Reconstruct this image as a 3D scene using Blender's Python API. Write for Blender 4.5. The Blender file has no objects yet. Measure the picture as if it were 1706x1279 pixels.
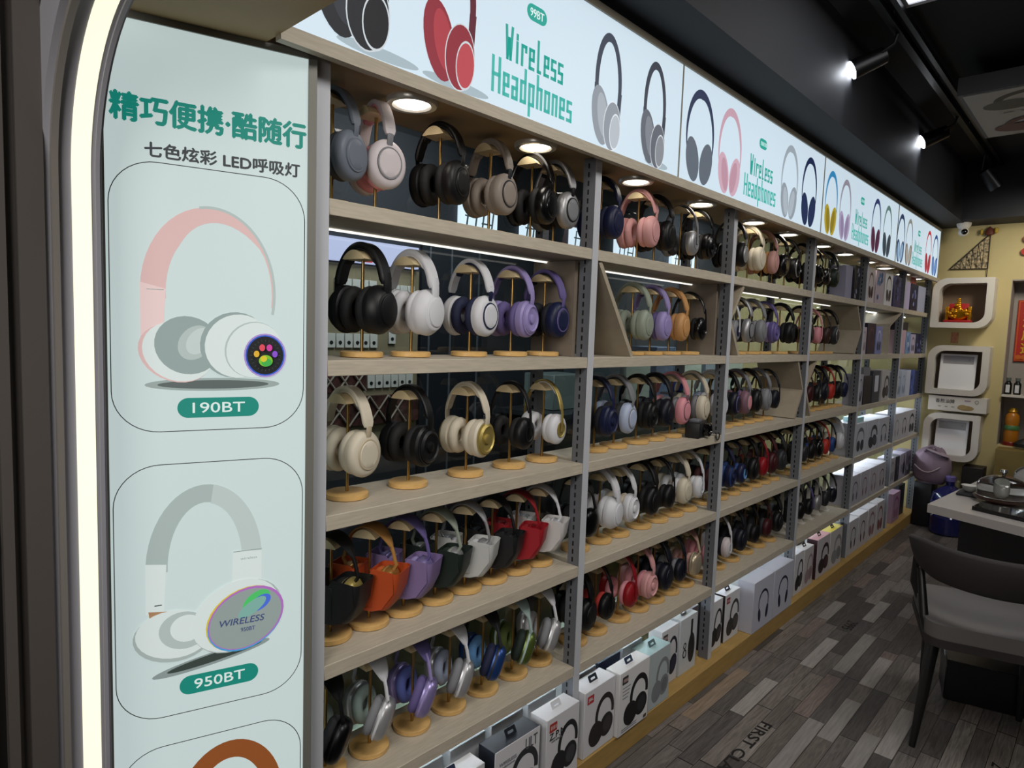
import bpy, bmesh, math, random
from mathutils import Vector, Matrix
random.seed(7)
PI = math.pi
SC = bpy.context.scene
COL = SC.collection

# ------------------------------------------------------------------ camera, world, exposure, area lights
CAM_Z = 1.4712
def set_camera():
    yaw, pitch, roll = 0.752942, 0.0828667, 0.0346672
    fw = Vector((-math.sin(yaw)*math.cos(pitch), math.cos(yaw)*math.cos(pitch), -math.sin(pitch)))
    r = fw.cross(Vector((0, 0, 1))).normalized()
    u = r.cross(fw)
    c, s = math.cos(roll), math.sin(roll)
    rr, uu = c*r + s*u, -s*r + c*u
    cam = bpy.data.cameras.new('camera')
    cam.sensor_width = 36.0; cam.sensor_fit = 'HORIZONTAL'
    cam.lens = 36.0*1083.01/1706.0
    cam.clip_start = 0.02; cam.clip_end = 50
    o = bpy.data.objects.new('camera', cam)
    M = Matrix((rr, uu, -fw)).transposed().to_4x4()
    M.translation = Vector((1.19921, 0.0, CAM_Z))
    o.matrix_world = M
    COL.objects.link(o)
    SC.camera = o
set_camera()
SC.view_settings.view_transform = 'Standard'
SC.view_settings.look = 'None'
SC.view_settings.exposure = 0.0
SC.view_settings.gamma = 1.0
SC.view_settings.use_curve_mapping = False
W = bpy.data.worlds.new('world'); SC.world = W; W.use_nodes = True
W.node_tree.nodes['Background'].inputs[0].default_value = (0.8, 0.9, 1.0, 1)
W.node_tree.nodes['Background'].inputs[1].default_value = 0.015

def area(name, loc, size, power, color=(1, 1, 1), target=None, sy=None):
    l = bpy.data.lights.new(name, 'AREA'); l.energy = power; l.color = color; l.size = size; l.spread = math.radians(130)
    if sy: l.shape = 'RECTANGLE'; l.size_y = sy
    o = bpy.data.objects.new(name, l); o.location = loc
    d = (Vector(target) - Vector(loc)) if target else Vector((0, 0, -1))
    o.rotation_euler = d.to_track_quat('-Z', 'Y').to_euler()
    COL.objects.link(o)
    return o
# unseen fill lamps added above the aisle to brighten the shelves
area('aisle_fill_light', (1.25, 0.95, 2.78), 0.7, 15, (1.0, 0.97, 0.93), (-0.1, 1.3, 0.9))
area('aisle_fill_light', (1.35, 2.7, 2.78), 0.7, 13, (1.0, 0.97, 0.93), (-0.1, 2.7, 0.8))
area('aisle_fill_light', (1.3, 4.7, 2.75), 0.7, 8, (0.97, 0.97, 1.0), (-0.1, 4.9, 0.8))
area('jamb_fill_light', (1.1, -0.8, 1.9), 0.9, 12, (1.0, 0.96, 0.92), (0.0, 0.3, 1.2))  # added fill lamp that lightens the arch and jambs
area('back_room_fill', (-0.9, 2.0, 2.7), 0.6, 10, (0.95, 0.97, 1.0), (-1.6, 2.0, 1.2))  # added fill for the space seen through the glass
area('back_room_fill', (-0.9, 5.0, 2.7), 0.7, 22, (0.95, 0.98, 1.0), (-1.4, 5.4, 1.0))  # second added fill, brightens the goods farther along
# warm fitting that washes the end wall
area('wall_wash_light', (0.9, 5.55, 2.4), 0.25, 4.4, (1.0, 0.92, 0.76), (0.5, 6.35, 1.5))
def spot(name, loc, target, power, color, ang=70):
    l = bpy.data.lights.new(name, 'SPOT'); l.energy = power; l.color = color
    l.spot_size = math.radians(ang); l.spot_blend = 0.6; l.shadow_soft_size = 0.03
    o = bpy.data.objects.new(name, l); o.location = loc
    o.rotation_euler = (Vector(target)-Vector(loc)).to_track_quat('-Z', 'Y').to_euler()
    COL.objects.link(o)
spot('spot_light', (0.235, 3.16, 2.665), (1.0, 1.0, 0.6), 9, (0.86, 0.92, 1.0), 110)
spot('spot_light', (0.235, 4.52, 2.665), (0.9, 2.6, 0.0), 9, (0.86, 0.92, 1.0), 110)

# ------------------------------------------------------------------ materials
def lin(h):
    h = h.lstrip('#')
    v = [int(h[i:i+2], 16)/255 for i in (0, 2, 4)]
    return tuple(c/12.92 if c <= 0.04045 else ((c+0.055)/1.055)**2.4 for c in v) + (1.0,)
_M = {}
def mat(name, color, rough=0.5, metal=0.0, emit=0.0, noise=0.0, nscale=40.0, trans=0.0, bump=0.0, coat=0.0, stretch=(1, 1, 1), sheen=0.0):
    if name in _M: return _M[name]
    m = bpy.data.materials.new(name); m.use_nodes = True
    nt = m.node_tree; b = nt.nodes['Principled BSDF']
    c = lin(color) if isinstance(color, str) else tuple(color) + (1.0,)
    b.inputs['Base Color'].default_value = c
    b.inputs['Roughness'].default_value = rough
    b.inputs['Metallic'].default_value = metal
    if name.endswith('headphone shell') and not metal: b.inputs['Specular IOR Level'].default_value = .35
    if coat: b.inputs['Coat Weight'].default_value = coat
    if trans:
        b.inputs['Transmission Weight'].default_value = trans
    if emit:
        b.inputs['Emission Color'].default_value = c
        b.inputs['Emission Strength'].default_value = emit
        b.inputs['Base Color'].default_value = (c[0]*.3, c[1]*.3, c[2]*.3, 1)
    if noise or bump:
        tc = nt.nodes.new('ShaderNodeTexCoord'); mp = nt.nodes.new('ShaderNodeMapping')
        mp.inputs['Scale'].default_value = stretch
        n = nt.nodes.new('ShaderNodeTexNoise'); n.inputs['Scale'].default_value = nscale
        n.inputs['Detail'].default_value = 3
        nt.links.new(tc.outputs['Object'], mp.inputs[0]); nt.links.new(mp.outputs[0], n.inputs['Vector'])
        if noise:
            r = nt.nodes.new('ShaderNodeMapRange')
            r.inputs['From Min'].default_value = .3; r.inputs['From Max'].default_value = .7
            r.inputs['To Min'].default_value = 1-noise; r.inputs['To Max'].default_value = 1+noise
            mx = nt.nodes.new('ShaderNodeMix'); mx.data_type = 'RGBA'; mx.blend_type = 'MULTIPLY'
            mx.inputs['Factor'].default_value = 1
            nt.links.new(n.outputs['Fac'], r.inputs['Value'])
            mx.inputs['A'].default_value = c
            nt.links.new(r.outputs[0], mx.inputs['B'])
            nt.links.new(mx.outputs['Result'], b.inputs['Base Color'])
        if bump:
            bp = nt.nodes.new('ShaderNodeBump'); bp.inputs['Strength'].default_value = bump
            bp.inputs['Distance'].default_value = 0.002
            nt.links.new(n.outputs['Fac'], bp.inputs['Height']); nt.links.new(bp.outputs[0], b.inputs['Normal'])
    _M[name] = m
    return m

SHELF = mat('light oak laminate', '#bab09e', .55, noise=.10, nscale=30, stretch=(6, .6, 6))
BOARD = mat('greige panel board', '#a89c88', .6, noise=.05, nscale=25)
BOARDD = mat('brown grey side board', '#83776a', .6, noise=.05, nscale=25)
STEEL = mat('painted grey steel', '#c3c5cb', .5, metal=.1)
STEELD = mat('dark grey steel', '#6d7076', .5, metal=.1)
SLOT = mat('slot hole black', '#0c0c0e', .9)
def glass_mat():
    m = bpy.data.materials.new('smoked glass'); m.use_nodes = True
    nt = m.node_tree; nt.nodes.clear(); N = nt.nodes.new
    t = N('ShaderNodeBsdfTransparent'); t.inputs[0].default_value = (.84, .89, .88, 1)
    g = N('ShaderNodeBsdfGlossy'); g.inputs['Roughness'].default_value = .0; g.inputs[0].default_value = (.9, .9, .9, 1)
    f = N('ShaderNodeFresnel'); f.inputs[0].default_value = 1.5
    x = N('ShaderNodeMixShader'); o = N('ShaderNodeOutputMaterial')
    q = N('ShaderNodeNewGeometry'); k = N('ShaderNodeMath'); k.operation = 'SUBTRACT'; k.inputs[0].default_value = 1.0; nt.links.new(q.outputs['Backfacing'], k.inputs[1])
    w = N('ShaderNodeMath'); w.operation = 'MULTIPLY'; nt.links.new(f.outputs[0], w.inputs[0]); nt.links.new(k.outputs[0], w.inputs[1])
    nt.links.new(w.outputs[0], x.inputs[0]); nt.links.new(t.outputs[0], x.inputs[1]); nt.links.new(g.outputs[0], x.inputs[2]); nt.links.new(x.outputs[0], o.inputs[0])
    return m
SMOKED = glass_mat()
LED = mat('led white', '#f2f0e8', .5, emit=1.3)
LEDD = mat('led cool white', '#e4f2ff', .5, emit=45.0)
LEDM = mat('led bright white', '#e4f2ff', .5, emit=7.0)
PLINTH = mat('yellow pine plinth', '#a5854a', .6, noise=.10, nscale=20, stretch=(4, .5, 4))
SOFFIT = mat('tan canopy board', '#a58a62', .6, noise=.05, nscale=12)
BEIGE = mat('yellow beige paint', '#c6b785', .8, noise=.03, nscale=5)
BLACKC = mat('black ceiling paint', '#1a1b1f', .8)
BULK = mat('dark bulkhead paint', '#24262b', .7)
WHITEP = mat('white lacquer', '#d8d2c8', .45)
BAMBOO = mat('bamboo wood', '#cda566', .45, noise=.12, nscale=60, stretch=(1, .25, 1))
PALEW = mat('pale birch', '#d6c298', .5, noise=.08, nscale=50)
BRASS = mat('brass rod', '#b08d52', .3, metal=.9)
BLK = mat('black card', '#17181b', .5)
PCARD = mat('white card', '#d9d9dd', .55)
ARCHG = mat('grey arch panel', '#8f8e95', .55)
BRONZE = mat('dark bronze metal', '#2a2826', .4, metal=.5)
GREYJ = mat('brown grey jamb', '#75706a', .5)

# ------------------------------------------------------------------ mesh builder
class MB:
    def __init__(s): s.bm = bmesh.new()
    def _tag(s, faces, mi, smooth=False):
        for f in faces: f.material_index = mi; f.smooth = smooth
    def box(s, x0, x1, y0, y1, z0, z1, mi=0, bev=0.0, seg=2):
        r = bmesh.ops.create_cube(s.bm, size=1.0)
        vs = r['verts']
        for v in vs:
            v.co = Vector((x0+(v.co.x+.5)*(x1-x0), y0+(v.co.y+.5)*(y1-y0), z0+(v.co.z+.5)*(z1-z0)))
        fs = list({f for v in vs for f in v.link_faces})
        s._tag(fs, mi)
        if bev:
            es = list({e for v in vs for e in v.link_edges})
            q = bmesh.ops.bevel(s.bm, geom=es, offset=bev, segments=seg, affect='EDGES', profile=.5)
            s._tag(q['faces'], mi)
        return s
    def poly(s, pts, mi=0):
        f = s.bm.faces.new([s.bm.verts.new(p) for p in pts]); f.material_index = mi
        return s
    def prism(s, pts, w0, w1, M=None, mi=0, smooth=False):
        """2D outline pts (u,v) swept along w; M maps (u,v,w) to xyz."""
        M = M or Matrix.Identity(4)
        a = [s.bm.verts.new(M @ Vector((u, v, w0))) for u, v in pts]
        b = [s.bm.verts.new(M @ Vector((u, v, w1))) for u, v in pts]
        n = len(pts)
        s._tag([s.bm.faces.new(a[::-1]), s.bm.faces.new(b)], mi)
        s._tag([s.bm.faces.new((a[i], a[(i+1) % n], b[(i+1) % n], b[i])) for i in range(n)], mi, smooth)
        return s
    def frame(s, outer, inner, w0, w1, M=None, mi=0):
        M = M or Matrix.Identity(4); n = len(outer)
        L = [[s.bm.verts.new(M @ Vector((u, v, w))) for u, v in q] for q, w in ((outer, w0), (outer, w1), (inner, w1), (inner, w0))]
        for k in range(4):
            A, B = L[k], L[(k+1) % 4]
            s._tag([s.bm.faces.new((A[i], A[(i+1) % n], B[(i+1) % n], B[i])) for i in range(n)], mi)
        return s
    def rings(s, rings, mi=0, cap0=True, cap1=True, closed=True, smooth=True):
        V = [[s.bm.verts.new(p) for p in r] for r in rings]
        n = len(V[0])
        for A, B in zip(V, V[1:]):
            for i in range(n if closed else n-1):
                f = s.bm.faces.new((A[i], A[(i+1) % n], B[(i+1) % n], B[i])); f.material_index = mi; f.smooth = smooth
        if cap0: f = s.bm.faces.new(V[0][::-1]); f.material_index = mi
        if cap1: f = s.bm.faces.new(V[-1]); f.material_index = mi
        return s
    def lathe(s, prof, n=24, M=None, sx=1.0, sy=1.0, e=2.0, mi=0, cap0=True, cap1=True):
        """prof (r, h); turned around the local z axis (e>2 squares the outline)."""
        M = M or Matrix.Identity(4)
        R = []
        for r, h in prof:
            q = []
            for i in range(n):
                a = 2*PI*i/n; c, d = math.cos(a), math.sin(a)
                k = (abs(c)**e+abs(d)**e)**(-1/e)
                q.append(M @ Vector((r*c*k*sx, r*d*k*sy, h)))
            R.append(q)
        return s.rings(R, mi, cap0, cap1)
    def tube(s, pts, r, n=8, mi=0, cap=True):
        pts = [Vector(p) for p in pts]
        rad = r if isinstance(r, (list, tuple)) else [r]*len(pts)
        R = []; up = None
        for i, p in enumerate(pts):
            t = (pts[min(i+1, len(pts)-1)]-pts[max(i-1, 0)]).normalized()
            if up is None:
                up = Vector((0, 0, 1)) if abs(t.z) < .9 else Vector((1, 0, 0))
            a = t.cross(up).normalized(); b = a.cross(t).normalized(); up = b
            R.append([p+a*math.cos(2*PI*k/n)*rad[i]+b*math.sin(2*PI*k/n)*rad[i] for k in range(n)])
        return s.rings(R, mi, cap, cap)
    def add(s, me, M, mi=0):
        vs = [s.bm.verts.new(M @ v.co) for v in me.vertices]
        for p in me.polygons:
            try:
                f = s.bm.faces.new([vs[i] for i in p.vertices]); f.material_index = mi
            except ValueError: pass
        return s
    def mesh(s, name, nm=1, angle=40, normals=True):
        if normals: bmesh.ops.recalc_face_normals(s.bm, faces=s.bm.faces[:])
        me = bpy.data.meshes.new(name); s.bm.to_mesh(me); s.bm.free()
        for _ in range(nm): me.materials.append(None)
        for p in me.polygons: p.use_smooth = True
        me.set_sharp_from_angle(angle=math.radians(angle))
        return me

def rrect(x0, x1, y0, y1, r, seg=8):
    """rounded rectangle outline; r = (bl, br, tr, tl)"""
    if not isinstance(r, (tuple, list)): r = (r,)*4
    out = []
    for (cx, cy, a0), q in zip(((x0, y0, PI), (x1, y0, 1.5*PI), (x1, y1, 0), (x0, y1, .5*PI)), r):
        sx = 1 if cx == x0 else -1; sy = 1 if cy == y0 else -1
        for k in range(seg+1):
            a = a0+k*(PI/2)/seg
            out.append((cx+sx*q+q*math.cos(a), cy+sy*q+q*math.sin(a)))
    return out

# ------------------------------------------------------------------ objects
def wl(o):
    v = Vector((0, 0, 0))
    while o: v += o.location; o = o.parent
    return v
def obj(name, me, mats, parent=None, loc=None, rot=None, world=False):
    o = bpy.data.objects.new(name, me)
    if not isinstance(mats, (list, tuple)): mats = [mats]
    for i, m in enumerate(mats):
        o.material_slots[i].link = 'OBJECT'; o.material_slots[i].material = m
    if parent:
        o.parent = parent
        if world: o.location = -wl(parent)
    if loc is not None: o.location = loc
    if rot is not None: o.rotation_euler = rot
    COL.objects.link(o)
    return o
def tag(o, label, cat, group=None):
    o['label'] = label; o['category'] = cat
    if group: o['group'] = group
    return o
def thing(name, label, cat, loc=(0, 0, 0), rotz=0.0, group=None):
    o = bpy.data.objects.new(name, None); o.empty_display_size = .05
    o.location = loc; o.rotation_euler = (0, 0, rotz)
    COL.objects.link(o)
    return tag(o, label, cat, group)
def struct(name, mb, mats, parent=None):
    n = len(mats) if isinstance(mats, (list, tuple)) else 1
    o = obj(name, mb.mesh(name, n), mats, parent, world=bool(parent))
    if not parent: o['kind'] = 'structure'
    return o
def part(name, mb, mats, parent, world=True, normals=True, angle=40):
    n = len(mats) if isinstance(mats, (list, tuple)) else 1
    return obj(name, mb.mesh(name, n, angle, normals), mats, parent, world=world)

# ------------------------------------------------------------------ text and printed pictures
_T = {}
def text_mesh(body, bold=0.0, shear=0.0):
    k = (body, bold, shear)
    if k in _T: return _T[k]
    cu = bpy.data.curves.new('lettering', 'FONT'); cu.body = body; cu.size = 1.0
    cu.align_x = 'CENTER'; cu.align_y = 'CENTER'; cu.offset = bold; cu.shear = shear; cu.resolution_u = 3
    o = bpy.data.objects.new('lettering', cu); COL.objects.link(o)
    dg = bpy.context.evaluated_depsgraph_get(); dg.update()
    me = bpy.data.meshes.new_from_object(o.evaluated_get(dg))
    bpy.data.objects.remove(o); bpy.data.curves.remove(cu)
    xs = [v.co.x for v in me.vertices] or [0]; ys = [v.co.y for v in me.vertices] or [0]
    _T[k] = (me, min(xs), max(xs), min(ys), max(ys))
    return _T[k]

class Print:
    """flat printed picture on a plane: O origin, U right, V up."""
    def __init__(s, O, U=(0, 1, 0), V=(0, 0, 1), step=.00022):
        s.O, s.U, s.V = Vector(O), Vector(U), Vector(V); s.N = s.U.cross(s.V)
        s.mb = MB(); s.mats = []; s.k = 1; s.step = step
    def mi(s, m):
        if m not in s.mats: s.mats.append(m)
        return s.mats.index(m)
    def P(s, p): return s.O+s.U*p[0]+s.V*p[1]+s.N*(s.k*s.step)
    def poly(s, pts, m):
        s.mb.poly([s.P(p) for p in pts], s.mi(m)); s.k += 1
    def ell(s, cx, cy, rx, ry, m, rot=0, n=28):
        c, d = math.cos(rot), math.sin(rot)
        s.poly([(cx+rx*math.cos(a)*c-ry*math.sin(a)*d, cy+rx*math.cos(a)*d+ry*math.sin(a)*c) for a in (2*PI*i/n for i in range(n))], m)
    def band(s, outer, inner, m, closed=False):
        n = len(outer); i = s.mi(m)
        for k in range(n if closed else n-1):
            j = (k+1) % n
            s.mb.poly([s.P(outer[k]), s.P(outer[j]), s.P(inner[j]), s.P(inner[k])], i)
        s.k += 1
    def arc(s, cx, cy, rx, ry, t0, t1, a0, a1, m, n=26, tf=None, rot=0):
        """arc band, thickness t0 at the ends and t1 in the middle"""
        O, I = [], []
        cr, sr = math.cos(rot), math.sin(rot)
        for k in range(n+1):
            a = math.radians(a0+(a1-a0)*k/n); f = 1-abs(2*k/n-1)
            t = t0+(t1-t0)*f if tf is None else tf(k/n)
            for L, q in ((O, 0), (I, t)):
                x, y = (rx-q)*math.cos(a), (ry-q)*math.sin(a)
                L.append((cx+x*cr-y*sr, cy+x*sr+y*cr))
        s.band(O, I, m)
    def ring(s, cx, cy, rx, ry, t, m, rot=0, n=32): 
        O, I = [], []
        c, d = math.cos(rot), math.sin(rot)
        for k in range(n):
            a = 2*PI*k/n
            for L, q in ((O, 0), (I, t)):
                x, y = (rx-q)*math.cos(a), (ry-q)*math.sin(a)
                L.append((cx+x*c-y*d, cy+x*d+y*c))
        s.band(O, I, m, True)
    def text(s, body, cx, cy, w, h, m, bold=0.0, shear=0.0):
        if bold:
            q = bold*h*.45
            for dx, dy in ((-q, 0), (q, 0), (0, q), (0, -q)): s.text(body, cx+dx, cy+dy, w-2*q, h-2*q, m, 0.0, shear)
            return
        me, x0, x1, y0, y1 = text_mesh(body, bold, shear)
        if x1 <= x0: return
        fx, fy = w/(x1-x0), h/(y1-y0)
        O = s.O+s.U*(cx-fx*(x0+x1)/2)+s.V*(cy-fy*(y0+y1)/2)+s.N*(s.k*s.step)
        M = Matrix((s.U*fx, s.V*fy, s.N)).transposed().to_4x4(); M.translation = O
        s.mb.add(me, M, s.mi(m)); s.k += 1
    def block(s, word, cx, cy, w, h, m, t=.25):
        G = {'W': [[(0, 1), (.24, 0), (.5, .62), (.76, 0), (1, 1)]], 'H': [[(0, 1), (0, 0)], [(1, 1), (1, 0)], [(0, .5), (1, .5)]], 'i': [[(.5, .62), (.5, 0)], [(.5, .86), (.5, .76)]],
             'r': [[(0, 0), (0, .62), (1, .62)], [(1, .62), (1, .48)]], 'e': [[(1, 0), (0, 0), (0, .62), (1, .62), (1, .3), (0, .3)]], 'l': [[(.2, 1), (.2, 0), (.8, 0)]],
             's': [[(1, .62), (0, .62), (0, .31), (1, .31), (1, 0), (0, 0)]], 'a': [[(0, .62), (1, .62), (1, 0), (0, 0), (0, .31), (1, .31)]], 'd': [[(1, 1), (1, 0), (0, 0), (0, .62), (1, .62)]],
             'p': [[(0, -.34), (0, .62), (1, .62), (1, 0), (0, 0)]], 'h': [[(0, 1), (0, 0)], [(0, .62), (1, .62), (1, 0)]], 'o': [[(0, 0), (0, .62), (1, .62), (1, 0), (0, 0)]], 'n': [[(0, 0), (0, .62), (1, .62), (1, 0)]]}
        wid = [1.2 if c in 'WH' else (.4 if c in 'i' else .8) for c in word]
        tot = sum(wid)+.85*(len(word)-1); u = w/tot; x = cx-w/2; T = t*u
        for c, k in zip(word, wid):
            for L in G[c]:
                q = [(x+a*k*u, cy-h/2+b*h) for a, b in L]
                for (ax, ay), (bx, by) in zip(q, q[1:]):
                    d = Vector((bx-ax, by-ay)).normalized(); e = Vector((-d.y, d.x))*T
                    A = Vector((ax, ay))-d*T; B = Vector((bx, by))+d*T
                    s.poly([tuple(A-e), tuple(B-e), tuple(B+e), tuple(A+e)], m); s.k -= 1
            x += (k+.85)*u
        s.k += 1
    def line(s, x0, x1, y, t, m): s.poly([(x0, y-t/2), (x1, y-t/2), (x1, y+t/2), (x0, y+t/2)], m)
    def done(s, name, parent): return part(name, s.mb, s.mats, parent, normals=False)

def ink(c, e=0.0):
    return mat(('lit print ' if e else 'print ')+c, c, .6, emit=e)

def g_hug(P, cx, z0, w, h, cb, cc, ci=None, ck=None):
    """front view: tall thin band, two leaf shaped cups meeting in a V"""
    P.arc(cx, z0+.52*h, .5*w, .48*h, .03*w, .16*w, -25, 205, cb)
    for sg in (-1, 1):
        P.ell(cx+sg*.24*w, z0+.235*h, .22*w, .235*h, cc, sg*-.26)
        if ci: P.ell(cx+sg*.19*w, z0+.225*h, .13*w, .19*h, ci, sg*-.26)
def g_34(P, cx, z0, w, h, cb, cc, ci, cd=None, cr=None):
    """three quarter view with a band, an inner pad and an outer disc"""
    P.arc(cx+.04*w, z0+.56*h, .40*w, .44*h, .10*w, .15*w, -12, 192, cb)
    P.poly([(cx-.37*w, z0+.36*h), (cx-.25*w, z0+.36*h), (cx-.25*w, z0+.52*h), (cx-.37*w, z0+.52*h)], cb)
    P.poly([(cx+.30*w, z0+.28*h), (cx+.42*w, z0+.30*h), (cx+.45*w, z0+.52*h), (cx+.33*w, z0+.52*h)], cb)
    P.ell(cx-.17*w, z0+.26*h, .25*w, .255*h, cc, .2)
    P.ell(cx-.11*w, z0+.27*h, .15*w, .19*h, ci, .2)
    if cr: P.ell(cx+.18*w, z0+.205*h, .26*w, .225*h, cr, -.1)
    P.ell(cx+.18*w, z0+.205*h, .245*w, .215*h, cc, -.1)
    if cr: P.ell(cx+.27*w, z0+.165*h, .165*w, .165*h, cr, -.1)
    P.ell(cx+.27*w, z0+.165*h, .15*w, .15*h, cd or ci, -.1)
def g_side(P, cx, z0, w, h, cb, ci):
    """leaning pair on a package: thick band and two filled cups"""
    P.arc(cx+.12*w, z0+.58*h, .36*w, .42*h, .10*w, .13*w, -5, 200, cb, rot=-.12)
    P.ell(cx-.20*w, z0+.24*h, .26*w, .26*h, cb, -.25)
    P.ell(cx+.20*w, z0+.30*h, .25*w, .25*h, cb, -.3)
    P.ell(cx+.22*w, z0+.30*h, .16*w, .17*h, ci, -.3)
def g_slim(P, cx, z0, w, h, cb, cc):
    P.arc(cx, z0+.58*h, .45*w, .42*h, .06*w, .10*w, -20, 200, cb)
    for sg in (-1, 1): P.ell(cx+sg*.33*w, z0+.22*h, .11*w, .23*h, cc, sg*-.18)

# ------------------------------------------------------------------ setting
ZS = [None, 1.725, 1.395, 1.065, 0.735, 0.405, 0.085]      # shelf tops, plinth top last
POST = [0.688, 1.615, 2.570, 3.515, 4.460, 5.420, 6.260]
CEIL = 2.845; SOF = 1.997; MX = -0.235
YW = 6.35

def floor_mat():
    m = bpy.data.materials.new('patchwork plank floor'); m.use_nodes = True
    nt = m.node_tree; b = nt.nodes['Principled BSDF']; N = nt.nodes.new; L = nt.links.new
    def math_(op, a, c=None):
        n = N('ShaderNodeMath'); n.operation = op
        for i, v in enumerate((a, c)):
            if v is None: continue
            if isinstance(v, (int, float)): n.inputs[i].default_value = v
            else: L(v, n.inputs[i])
        return n.outputs[0]
    tc = N('ShaderNodeTexCoord'); sp = N('ShaderNodeSeparateXYZ'); L(tc.outputs['Object'], sp.inputs[0])
    x, y = sp.outputs[0], sp.outputs[1]
    xs = math_('DIVIDE', math_('SUBTRACT', x, .053), .0605)
    row = math_('FLOOR', xs)
    wn = N('ShaderNodeTexWhiteNoise'); wn.noise_dimensions = '1D'; L(row, wn.inputs['W'])
    ys = math_('DIVIDE', math_('ADD', y, math_('MULTIPLY', wn.outputs['Value'], 3.0)), math_('ADD', .27, math_('MULTIPLY', wn.outputs['Value'], .28)))
    col = math_('FLOOR', ys)
    cv = N('ShaderNodeCombineXYZ'); L(row, cv.inputs[0]); L(col, cv.inputs[1])
    w2 = N('ShaderNodeTexWhiteNoise'); w2.noise_dimensions = '2D'; L(cv.outputs[0], w2.inputs['Vector'])
    cr = N('ShaderNodeValToRGB'); cr.color_ramp.interpolation = 'CONSTANT'
    cols = ['#5b5652', '#6d6762', '#4c4845', '#787069', '#645e5a', '#7b6d66', '#56514e', '#878079', '#676059', '#736c68']
    el = cr.color_ramp.elements
    while len(el) < len(cols): el.new(.5)
    for i, c in enumerate(cols): el[i].position = i/len(cols); el[i].color = lin(c)
    L(w2.outputs['Value'], cr.inputs[0])
    mp = N('ShaderNodeMapping'); mp.inputs['Scale'].default_value = (70, 5, 1); L(tc.outputs['Object'], mp.inputs[0])
    ns = N('ShaderNodeTexNoise'); ns.inputs['Scale'].default_value = 1.6; ns.inputs['Detail'].default_value = 6; ns.inputs['Distortion'].default_value = 1.2
    L(mp.outputs[0], ns.inputs['Vector'])
    r = N('ShaderNodeMapRange'); r.inputs['From Min'].default_value = .3; r.inputs['From Max'].default_value = .7
    r.inputs['To Min'].default_value = .62; r.inputs['To Max'].default_value = 1.3; L(ns.outputs['Fac'], r.inputs['Value'])
    mx = N('ShaderNodeMix'); mx.data_type = 'RGBA'; mx.blend_type = 'MULTIPLY'; mx.inputs['Factor'].default_value = 1
    L(cr.outputs[0], mx.inputs['A']); L(r.outputs[0], mx.inputs['B'])
    ex = math_('LESS_THAN', math_('FRACT', xs), .035); ey = math_('LESS_THAN', math_('FRACT', ys), .010)
    e = math_('MAXIMUM', ex, ey)
    m2 = N('ShaderNodeMix'); m2.data_type = 'RGBA'; L(e, m2.inputs['Factor']); L(mx.outputs['Result'], m2.inputs['A']); m2.inputs['B'].default_value = lin('#1d1a19')
    L(m2.outputs['Result'], b.inputs['Base Color']); b.inputs['Roughness'].default_value = .45
    return m
FLOORM = floor_mat()
fl = struct('floor', MB().box(-2.0, 3.3, -1.6, 7.2, -.05, 0), FLOORM)
pale = mat('pale worn plank', '#9b958f', .5, noise=.16, nscale=1.6, stretch=(70, 5, 1))
pale2 = mat('sanded oak plank', '#8a7a69', .5, noise=.25, nscale=1.6, stretch=(70, 5, 1))
greyp = mat('greyish plank', '#8b8681', .5, noise=.16, nscale=1.6, stretch=(70, 5, 1))
for r_, y0, y1, m_ in ((0, 2.25, 2.765, pale2), (2, 2.42, 2.772, pale), (3, 3.01, 3.385, pale), (5, 3.07, 3.575, greyp), (7, 3.03, 3.36, pale), (7, 2.50, 2.86, greyp),
                       (9, 2.38, 2.66, greyp), (6, 2.16, 2.6, greyp), (6, 1.75, 2.05, pale), (8, 1.9, 2.27, pale), (10, 2.55, 2.95, pale), (4, 3.75, 4.1, pale), (6, 3.95, 4.2, greyp), (1, 3.6, 3.9, greyp), (5, 4.35, 4.7, greyp), (9, 3.5, 3.9, greyp)):
    x0 = .053+.0605*r_
    part('plank', MB().box(x0+.002, x0+.0585, y0, y1, -.002, .0006), m_, fl)
P = Print((.318, 2.27, .0007), (0, -1, 0), (1, 0, 0))
st = mat('stencil ink', '#1b1918', .6)
P.text('FIRST CLASS', 0.06, 0, .46, .042, st, .07)
P.done('stencil_lettering', fl)
P = Print((.275, 3.62, .0007), (0, -1, 0), (1, 0, 0)); P.text('2995', 0, 0, .13, .05, st, .01); P.done('stencil_lettering', fl)
P = Print((1.0, 2.75, .0007), (0, -1, 0), (1, 0, 0)); P.text('260', 0, 0, .11, .05, st, .01); P.done('stencil_lettering', fl)

struct('wall_left', MB().box(-1.9, -1.8, -1.6, YW+.3, 0, CEIL), mat('dark wall', '#34363a', .8))
struct('ceiling', MB().box(-2.0, 3.3, -1.6, 7.2, CEIL, CEIL+.05), BLACKC)
struct('trim_1', MB().box(-.26, .21, .60, YW, 2.42, CEIL, 0), BULK)                      # bulkhead over the signs
struct('trim_2', MB().box(.21, 3.2, 6.02, YW, 2.425, CEIL, 0), BULK)                     # beam in front of the end wall
wb = MB()
wb.box(-1.8, .52, YW, YW+.25, 0, 2.6).box(.52, 3.3, YW, YW+.25, 1.995, 2.6).box(.52, 3.3, YW, YW+.25, 0, .70).box(1.5, 3.3, YW, YW+.25, .70, 1.995)
struct('wall_back', wb, BEIGE)
struct('wall_right', MB().box(3.0, 3.1, -1.6, 7.0, 0, CEIL), mat('dim opposite wall', '#4a453f', .8))
struct('wall_front', MB().box(-2.0, 3.3, -1.7, -1.6, 0, CEIL), mat('street side wall', '#3a3836', .8))

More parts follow.
